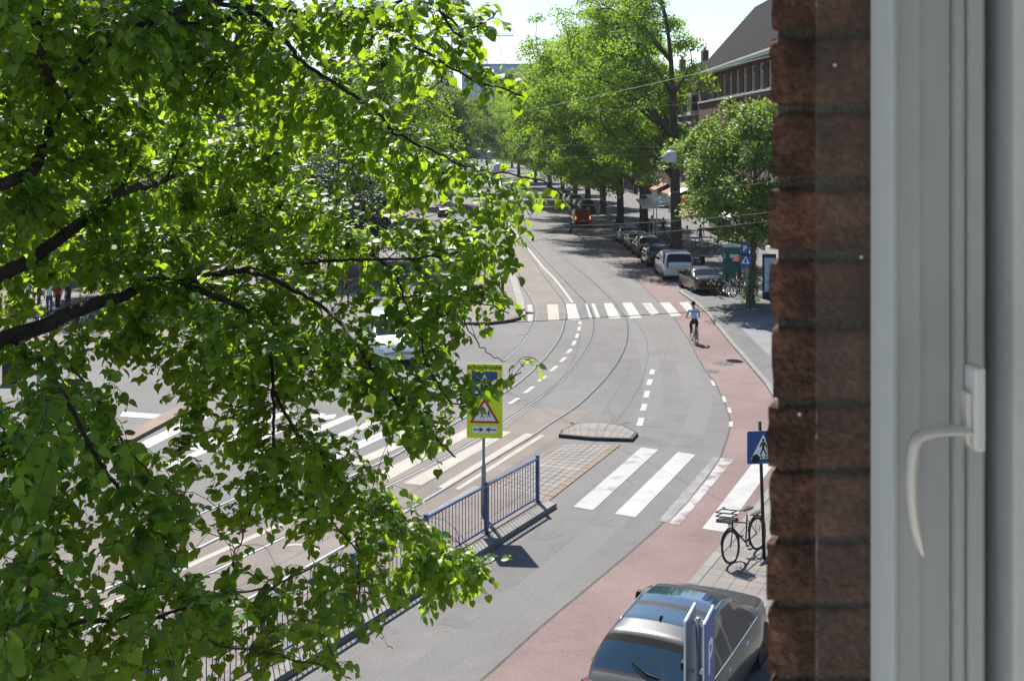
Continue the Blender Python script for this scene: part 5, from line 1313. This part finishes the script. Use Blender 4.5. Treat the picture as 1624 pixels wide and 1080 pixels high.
    tint = np.clip(rg.uniform(0, 1, len(C))[k] * .6 + rg.uniform(0, .4, n_), 0, 1)
    crown = leaf_cloud(P, nrm, tip, size, tint, 'crown', m)
    return trunk, crown
def plant(name, label, meshes, loc, rz=0.0, sc=1.0, group=None):
    t = thing(name, label, 'tree', loc, rz, group); t.scale = (sc, sc, sc) if not hasattr(sc, '__len__') else sc
    obj('trunk', meshes[0], t); c = obj('crown', meshes[1], t); return t
EG = 'elms along the right pavement'
elm1 = make_tree(11, 24.0, 5.6, 5.4, .46, 230, 170, .20, 'leaf_elm', fork=.5, top_open=.45, lopsided=(-3.0, 0), clear=1.9)
elm2 = make_tree(23, 23.0, 3.8, 7.4, .42, 430, 170, .22, 'leaf_elm', lopsided=(-4.4, 0))
elm3 = make_tree(37, 21.5, 3.8, 7.1, .40, 370, 150, .25, 'leaf_elm', lopsided=(-3.6, 0))
plant('elm_tree', 'tall elm with a thick dark trunk and open top beside the brick house', elm1, (12.5, 86.5, .075), 0, 1, EG)
plant('elm_tree', 'bright green elm second from the brick house', elm2, (12.0, 104, .075), .1, 1, EG)
elms = [('bright green elm third in the row on the right', elm3, 11.3, 119, 1.0), ('elm fourth in the row on the right, above the red van', elm2, 10.7, 134, .98), ('elm fifth in the row on the right', elm3, 10.0, 150, 1.0),
        ('elm sixth in the row on the right', elm2, 9.2, 167, .95), ('elm seventh in the row on the right', elm3, 8.2, 186, .95), ('elm eighth in the row on the right', elm2, 6.8, 207, .95), ('elm ninth in the row on the right', elm3, 4.8, 232, .95), ('farthest elm of the row on the right', elm2, 1.5, 262, .95)]
for i, (lab, me_, x, y, s) in enumerate(elms): plant('elm_tree', lab, me_, (x, y, .075), .5 * math.sin(2.1 * i), s, EG)
# bushy street tree with an ivy-clad trunk next to the brick pier
maple = make_tree(52, 11.4, 3.3, 4.0, .20, 165, 170, .22, 'leaf_maple', clump_r=.85, flat_=.7, droop=.35)
plant('maple_tree', 'bushy round street tree with ivy on its trunk beside the brick pier', maple, (12.95, 61.6, .075), 0)
iv = np.random.default_rng(5); ni = 900
a_ = iv.uniform(0, 2 * math.pi, ni); z_ = iv.uniform(.0, 3.2, ni); r_ = .24 + iv.uniform(0, .16, ni) + .18 * np.exp(-z_ * 2)
ivm = leaf_cloud(np.stack([r_ * np.cos(a_), r_ * np.sin(a_), z_], 1), np.stack([np.cos(a_), np.sin(a_), np.full(ni, .4)], 1) + iv.normal(size=(ni, 3)) * .3, iv.normal(size=(ni, 3)) + np.array([0, 0, -.8]), iv.uniform(.08, .15, ni), iv.uniform(0, 1, ni), 'ivy', 'leaf_maple')
ivo = obj('ivy', ivm, bpy.data.objects['maple_tree']); ivo['label'] = 'green ivy wrapped round the trunk'
# left of the street
LT = 'trees on the left side of the street'
lt1 = make_tree(61, 16.5, 3.6, 5.4, .34, 230, 150, .21, 'leaf_elm', lopsided=(.8, 0))
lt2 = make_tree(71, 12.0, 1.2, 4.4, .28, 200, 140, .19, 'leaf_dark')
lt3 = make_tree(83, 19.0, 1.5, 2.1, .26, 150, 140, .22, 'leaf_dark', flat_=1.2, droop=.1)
plant('broadleaf_tree', 'bright green tree seen through the gap in the linden branches', lt1, (-10.2, 84, .11), 0, 1, LT)
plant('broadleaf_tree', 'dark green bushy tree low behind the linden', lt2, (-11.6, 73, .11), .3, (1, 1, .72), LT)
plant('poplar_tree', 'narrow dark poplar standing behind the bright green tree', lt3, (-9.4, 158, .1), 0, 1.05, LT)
far = make_tree(91, 16.5, 4.2, 5.8, .34, 190, 110, .28, 'leaf_far')
for i, (lab, x, y, s, mm) in enumerate([('yellowish tree up the street left of the lamps', -7.6, 188, 1.0, far), ('pale tree leaning over the road left of the lamps', -9.2, 150, 1.0, far), ('pale green tree farther up the left side', -11.5, 215, 1.0, far), ('pale tree far up the left side of the street', -14.5, 245, 1.0, far),
      ('pale tree closing the left side at the bend', -16, 285, 1.1, far), ('pale tree at the bend of the street', -7, 320, 1.15, far), ('pale tree right of the bend', 0, 350, 1.15, far), ('bright tree on the left beside the brick row', -14, 108, 1.0, lt1),
      ('green tree on the left behind the bright one', -15.5, 128, 1.0, lt1), ('bright tree on the far left pavement', -22, 66, .95, lt1), ('green tree left of the people on the pavement', -31, 60, .95, lt1), ('dark tree at the left edge behind the linden', -27, 78, 1.1, lt2)]):
    plant('broadleaf_tree', lab, mm, (x, y, .05), 1.1 * i, s, LT)

# ---------------------------------------------------------------- the linden in front of the window
# how thickly each 30 px patch of the view is covered by the crown, 0 to 9, from the left edge to x = 900
DENS = '''
999999999779999 999999968885000
999999999899999 999999827885000
999999999999999 999999758860000
999999999999999 887766699972000
999999999999999 986421356677500
999999999999999 899865100254300
999999999999999 988997200000000
999999999999999 997888843000000
999999999999999 755679998421000
999989999999999 864438999897630
999999999999999 884214776558885
999999999999999 998745776388430
999999999999999 999988899989400
999877999999999 999987689987400
999979999999999 998586788986000
821259999999999 984378899776100
865469999999999 997678999857600
877368997899999 999856888451000
978874997689999 998643688200000
778874477689999 999968777200240
638985217897999 988998748897200
668986603778768 652589986651000
899898201378778 732138982000000
999999851578878 997641588300000
999999884448688 987764024100000
999899998754667 898753000000000
998656887833889 799998500000000
898878889768676 667899841000000
788888879800101 764689997000000
788656699940550 354676899984000
989855588974766 348778899984000
989663688889887 667756887850000
998777877999777 689662364100000
997888867898777 576373000000000
999987877766767 577100000000000
999999447577676 638300000000000
'''
DENS = [[int(ch) for ch in row.replace(' ', '')] for row in DENS.split('\n') if row.strip()]
def dens(x, y):
    c, r_ = int(x // 30), int(y // 30)
    if y < 0 or x < 0:
        if y < -620 or x < -330: return 0
        lim = 430 - (-y) * .25
        return (8 if x < lim else 0) if y < 0 else 8
    if r_ >= len(DENS): return 8 if c < 12 and r_ < 40 else 0
    if c >= 30: return 0
    return DENS[r_][c]
DP = [(0, 0, 6.5), (200, 60, 7), (400, 60, 8), (330, 280, 11.5), (150, 250, 8.6), (450, 330, 11), (0, 300, 7.5), (560, 60, 7.8), (700, 60, 7), (830, 150, 7), (520, 130, 8.5), (640, 230, 8.5), (880, 310, 8.6), (600, 330, 10), (650, 420, 8.6),
      (780, 400, 8.6), (450, 450, 9), (100, 420, 8.6), (30, 530, 8), (250, 450, 9.2), (600, 560, 8.2), (720, 720, 7.7), (830, 590, 8.1), (430, 640, 8.2), (300, 560, 8.2), (100, 640, 6.6), (0, 700, 6), (200, 800, 6.3), (450, 800, 9.0), (600, 820, 9.5), (780, 890, 9.6),
      (350, 950, 6.6), (500, 1000, 7.4), (150, 980, 5.6), (0, 1080, 5.1), (300, 1060, 5.9), (0, -300, 8), (400, -300, 9), (200, -600, 9.5), (-300, 300, 8), (-300, 900, 6.5)]
DPn = np.array(DP)
def depth(x, y):
    w = 1 / ((DPn[:, 0] - x) ** 2 + (DPn[:, 1] - y) ** 2 + 900) ** 1.6
    return float((w * DPn[:, 2]).sum() / w.sum())
TRUNK = Vector((-5.6, 9.6, 0))
BR = [  # pixel path (depth from the field unless given), radius at start and end in metres
 ([(-330, 640), (-120, 575), (28, 531), (147, 484), (197, 470), (242, 449), (300, 456), (386, 489)], .085, .022),
 ([(242, 449), (305, 446), (345, 432), (390, 430), (450, 452), (520, 493), (575, 560), (600, 600), (640, 650), (690, 695), (722, 724)], .026, .006),
 ([(-330, 560), (-120, 480), (11, 432), (60, 402), (105, 370), (150, 340), (189, 306), (240, 292), (262, 286), (330, 262), (390, 250), (450, 240)], .075, .012),
 ([(-330, 400), (-100, 330), (10, 290), (60, 262), (95, 170), (140, 90), (250, 30), (330, 5), (420, -20)], .06, .02),
 ([(250, 30), (330, 40), (400, 20), (455, 70), (480, 100), (520, 125), (560, 150), (600, 180), (620, 207), (650, 225), (690, 240), (730, 262), (780, 275), (850, 285), (893, 310)], .022, .005),
 ([(330, 5), (430, 15), (560, 28), (620, 50), (680, 85), (740, 120), (790, 140), (830, 152)], .02, .005),
 ([(560, 28), (650, 0), (700, 20), (740, 45), (795, 18)], .012, .005), ([(690, 10), (730, 60), (760, 90), (770, 95)], .009, .005),
 ([(305, 446), (400, 425), (478, 417), (530, 413), (600, 412), (660, 410), (720, 400), (790, 388), (805, 365)], .020, .006),
 ([(600, 412), (630, 440), (638, 470), (652, 500), (670, 550), (690, 600), (720, 640), (765, 622), (826, 592)], .011, .004),
 ([(638, 470), (700, 470), (760, 480), (808, 495)], .008, .004),
 ([(386, 489), (425, 540), (432, 600), (434, 650), (436, 700), (450, 750), (490, 795), (530, 830), (565, 870), (610, 900)], .018, .005),
 ([(434, 620), (465, 680), (500, 720), (540, 770), (600, 830), (680, 880), (750, 900), (788, 888)], .014, .005),
 ([(436, 700), (412, 760), (392, 830), (376, 872), (370, 900)], .008, .004),
 ([(565, 850), (570, 920), (560, 980), (520, 1010), (540, 1060)], .008, .004),
 ([(28, 545), (60, 570), (110, 640), (150, 720), (185, 770), (230, 820), (260, 870), (300, 900)], .018, .006),
 ([(60, 560), (105, 575), (150, 630), (190, 690), (230, 740), (290, 800)], .010, .004),
 ([(-330, 900), (-100, 980), (0, 1000), (60, 990), (140, 985), (250, 978), (350, 945), (430, 930), (500, 898)], .02, .005),
 ([(-200, 640), (-50, 700), (20, 745), (50, 820), (66, 900), (75, 960), (60, 1080)], .02, .006),
 ([(250, 978), (300, 1010), (380, 1030), (440, 1040), (520, 1060)], .009, .004),
 ([(720, 440), (735, 490), (747, 530), (772, 560), (800, 572)], .006, .003),
 ([(350, 440), (380, 395), (420, 350), (480, 330), (545, 340)], .010, .004), ([(262, 286), (300, 200), (330, 130), (370, 80)], .016, .008),
 ([(189, 306), (210, 240), (150, 200), (110, 160)], .014, .006),
 ([(105, 370), (60, 330), (30, 300)], .01, .006),
 ([(330, 5), (300, -120), (340, -260), (420, -330)], .03, .012), ([(95, 170), (60, 40), (100, -120), (140, -300), (200, -480)], .04, .012), ([(-100, 330), (-160, 100), (-120, -150), (-60, -380)], .04, .012), ([(340, -260), (250, -360), (300, -500)], .014, .008)]
EXPO = [([(28, 531), (147, 484)], 16), ([(189, 306), (262, 286)], 12), ([(11, 432), (30, 421)], 12), ([(85, 385), (112, 365)], 11), ([(340, 433), (390, 430), (450, 452)], 6), ([(480, 417), (600, 412), (665, 410)], 8),
        ([(455, 70), (480, 100), (520, 125), (560, 150)], 6), ([(430, 570), (434, 650), (436, 700)], 5), ([(100, 620), (150, 720), (185, 770)], 6), ([(620, 207), (660, 230)], 5), ([(0, 296), (28, 280)], 10), ([(185, 470), (205, 464)], 13), ([(330, 462), (386, 489)], 9), ([(450, 455), (520, 493)], 6), ([(250, 978), (280, 970)], 6), ([(635, 450), (652, 500)], 5), ([(740, 520), (800, 572)], 5), ([(660, 225), (740, 265)], 4)]
def exposed(x, y):
    for pl, w in EXPO:
        for (ax, ay), (bx, by) in zip(pl, pl[1:]):
            t = max(0, min(1, ((x - ax) * (bx - ax) + (y - ay) * (by - ay)) / ((bx - ax) ** 2 + (by - ay) ** 2)))
            if (ax + (bx - ax) * t - x) ** 2 + (ay + (by - ay) * t - y) ** 2 < (w + 5) ** 2: return True
    return False
lin_t = thing('linden_tree', 'large linden whose leafy branches fill the left half of the view', 'tree', (TRUNK.x, TRUNK.y, .0))
nodes = []                                                           # skeleton points with direction
trng = random.Random(3)
MB().tube(smooth_line([TRUNK, TRUNK + Vector((.05, 0, 3)), TRUNK + Vector((.15, -.1, 6)), TRUNK + Vector((.35, -.3, 9)), TRUNK + Vector((.7, -.5, 12.5)), TRUNK + Vector((1.1, -.4, 15))], 4), [.34] * 3 + [.30 - .012 * k for k in range(18)], 12).build('trunk', 'bark_dark', lin_t, smooth=True, origin=tuple(TRUNK))
for k, (path, r0, r1) in enumerate(BR):
    P = [at(x, y, depth(x, y) - .25) for x, y in path]
    if path[0][0] <= -300:
        z = P[0].z; P = [Vector((TRUNK.x + .2, TRUNK.y - .1, z - .5))] + P
    P = smooth_line(P, 5); P = [p + Vector((trng.gauss(0, .007), trng.gauss(0, .007), trng.gauss(0, .007))) for p in P]
    n_ = len(P)
    MB().tube(P, [r0 + (r1 - r0) * (i / (n_ - 1)) ** .8 for i in range(n_)], 8 if r0 > .02 else 6).build('branch', 'bark_dark', lin_t, smooth=True, origin=tuple(TRUNK))
    nodes += walk(P[(4 if r0 > .05 else 1):], .09)
# sprays: thin twigs grown from the nearest wood towards points spread over the crown
LAM = [0, .16, .34, .56, .88, 1.25, 1.75, 2.55, 4.0, 7.2]
LEAF = .065; PER = 9
targets = []
for r_ in range(-21, 39):
    for c_ in range(-11, 30):
        d = dens(c_ * 30 + 15, r_ * 30 + 15)
        if not d: continue
        outside = r_ < 0 or c_ < 0 or r_ > 35
        z0 = depth(c_ * 30 + 15, r_ * 30 + 15)
        area = (LEAF * F / z0) ** 2 * .50
        lam = LAM[d] * ((.95 if r_ < 0 and c_ < 12 else .5) if outside else 1.0)
        n_ = lam * 900 / area / PER
        n_ = int(n_) + (trng.random() < n_ - int(n_))
        for _ in range(n_):
            x, y = c_ * 30 + trng.uniform(0, 30), r_ * 30 + trng.uniform(0, 30)
            dz = trng.gauss(0, .35)
            if d >= 8: dz += trng.choice([0, 0, trng.uniform(0, 1.6), trng.uniform(0, 3.0)]) - .3
            targets.append(at(x, y, max(4.3, depth(x, y) + dz)))
trng.shuffle(targets)
tw = MB(); leaves = []
def kd_build():
    kd = kdtree.KDTree(len(nodes))
    for i, p in enumerate(nodes): kd.insert(p, i)
    kd.balance(); return kd
kd = kd_build(); B0 = 0
def px_of(p): return (CX + p.x * F / p.y, YH + (H - p.z) * F / p.y)
for i, tg in enumerate(targets):
    if i - B0 > 260: kd = kd_build(); B0 = i
    s, _, dist = kd.find(tg)
    if dist > 2.2: continue
    if dist < .12: tg = tg + (tg - s).normalized() * .18 if dist > 1e-4 else tg + Vector((.1, 0, .1)); dist = (tg - s).length
    up = min(.22, dist * .22)
    L_ = smooth_line([s, s.lerp(tg, .5) + Vector((trng.gauss(0, .03), trng.gauss(0, .03), up)), tg + Vector((0, 0, -up * .3))], 4)
    r0 = .0022 + .0020 * min(1, dist)
    tw.tube(L_, [r0 * (1 - .07 * q) for q in range(len(L_))], 3, cap=False)
    if dist > .35: nodes.extend(L_[3:7:2])
    W = walk(L_, .012); n_ = len(W)
    span = min(n_ - 2, int(.36 / .012))
    cnt = PER
    for q in range(cnt):
        j_ = n_ - 1 - int(span * q / cnt) - trng.randint(0, 2); j_ = max(1, min(n_ - 1, j_))
        p = W[j_]; t = (W[j_] - W[max(0, j_ - 4)]); t = t.normalized() if t.length > 1e-6 else Vector((1, 0, 0))
        side = t.cross(Vector((0, 0, 1))); side = side.normalized() if side.length > .01 else Vector((1, 0, 0))
        sgn = 1 if q % 2 else -1
        tip = t * .55 + side * sgn * .65 + Vector((0, 0, -.38)) + Vector((trng.gauss(0, .34), trng.gauss(0, .34), trng.gauss(0, .28)))
        tip.normalize()
        nrm = Vector((trng.gauss(0, .38), trng.gauss(-.25, .40), 1.0)); nrm = (nrm - tip * nrm.dot(tip)).normalized()
        size = LEAF * trng.choice([trng.uniform(.5, .8), trng.uniform(.8, 1.2), trng.uniform(.9, 1.35)])
        base = p + (side * sgn * .5 + t * .3 + Vector((0, 0, -.5))) * .03
        c = base + tip * size * .5
        x, y = px_of(c); d = dens(x + trng.gauss(0, 5), y + trng.gauss(0, 5))
        if d == 0 or (d <= 2 and trng.random() < .45): continue
        if c.y < depth(x, y) + .05 and exposed(x, y): continue
        leaves.append((base, tip, nrm, size, trng.random(), p, x, y))
tw.build('twigs', 'bark_dark', lin_t, origin=tuple(TRUNK))['kind'] = 'stuff'
# leaf blade: heart shaped, folded along the midrib, tip curled down
MR = [(0, 0, 0), (.30, 0, -.02), (.66, 0, -.035), (1.0, 0, -.15)]
SD = [(-.09, .20, .05), (.02, .40, .09), (.30, .50, .09), (.58, .40, .05), (.82, .17, -.04)]
def leaf_shape(fold, curl):
    v = [(x, y, z * curl) for x, y, z in MR] + [(x, y, z * fold) for x, y, z in SD] + [(x, -y, z * fold * .9) for x, y, z in SD]
    f = [(0, 4, 5), (0, 5, 6, 1), (1, 6, 7, 2), (2, 7, 8, 3)]
    f += [tuple({0: 0, 1: 1, 2: 2, 3: 3}.get(i, i + 5) for i in q)[::-1] for q in f]
    return np.array(v), [tuple(reversed(q)) for q in f]
shapes = [leaf_shape(a, b) for a, b in ((1.0, 1.0), (1.8, 1.6), (.4, 2.2), (2.4, .6), (-.5, 1.4), (1.4, 3.0))]
def basis(tip, nrm):
    s = nrm.cross(tip).normalized(); return np.array([[tip.x, s.x, nrm.x], [tip.y, s.y, nrm.y], [tip.z, s.z, nrm.z]])
vis = [k for k, l_ in enumerate(leaves) if 0 < l_[6] < 900 and 0 < l_[7] < 1080]
vis.sort(key=lambda k: -leaves[k][3] / leaves[k][0].y); big = set(vis[:300])
cache = {}
V, FF, TT = [], [], []; nv = 0; pet = MB()
for k, (base, tip, nrm, size, rnd_, tw_p, x, y) in enumerate(leaves):
    sh = k % len(shapes); vs_, fs_ = shapes[sh]
    pet.tube([tw_p, base], .0012, 3, cap=False)
    if k in big:
        tb_ = int(rnd_ * 3)
        if (sh, tb_) not in cache:
            me = bpy.data.meshes.new('leaf'); me.from_pydata(vs_.tolist(), [], fs_); a_ = me.attributes.new('tint', 'FLOAT', 'POINT'); a_.data.foreach_set('value', [(tb_ + .5) / 3] * len(vs_))
            me.materials.append(MATS['leaf_linden']); me.polygons.foreach_set('use_smooth', [True] * len(fs_)); cache[sh, tb_] = me
        o = obj('leaf', cache[sh, tb_], lin_t)
        M = Matrix(basis(tip, nrm).tolist()).to_4x4(); M = Matrix.Translation(base - TRUNK) @ M @ Matrix.Scale(size, 4); o.matrix_local = M
        continue
    V.append(vs_ @ basis(tip, nrm).T * size + np.array(base - TRUNK)); FF.extend([tuple(i + nv for i in q) for q in fs_]); nv += len(vs_); TT.append(np.full(len(vs_), rnd_))
me = bpy.data.meshes.new('foliage'); me.from_pydata(np.concatenate(V).tolist(), [], FF)
a_ = me.attributes.new('tint', 'FLOAT', 'POINT'); a_.data.foreach_set('value', np.concatenate(TT).astype(np.float32)); me.materials.append(MATS['leaf_linden'])
me.polygons.foreach_set('use_smooth', [True] * len(me.polygons)); me.update()
obj('foliage', me, lin_t)['kind'] = 'stuff'
pet.build('leaf_stalks', 'leaf_linden', lin_t, origin=tuple(TRUNK))['kind'] = 'stuff'
print('LEAVES', len(leaves), 'targets', len(targets), 'nodes', len(nodes))

# ---------------------------------------------------------------- summer haze in the street
hz = MB().box((0, 872, 31), (1840, 1904, 64)).build('haze', None); hz['kind'] = 'stuff'
m = bpy.data.materials.new('haze_air'); m.use_nodes = True
nt = m.node_tree; nt.nodes.remove(nt.nodes['Principled BSDF'])
pv = nt.nodes.new('ShaderNodeVolumePrincipled'); pv.inputs['Color'].default_value = (.86, .92, 1.0, 1); pv.inputs['Density'].default_value = .00012
pv.inputs['Anisotropy'].default_value = .3
nt.links.new(pv.outputs[0], nt.nodes['Material Output'].inputs['Volume'])
hz.data.materials.append(m)
SC.cycles.volume_bounces = 0
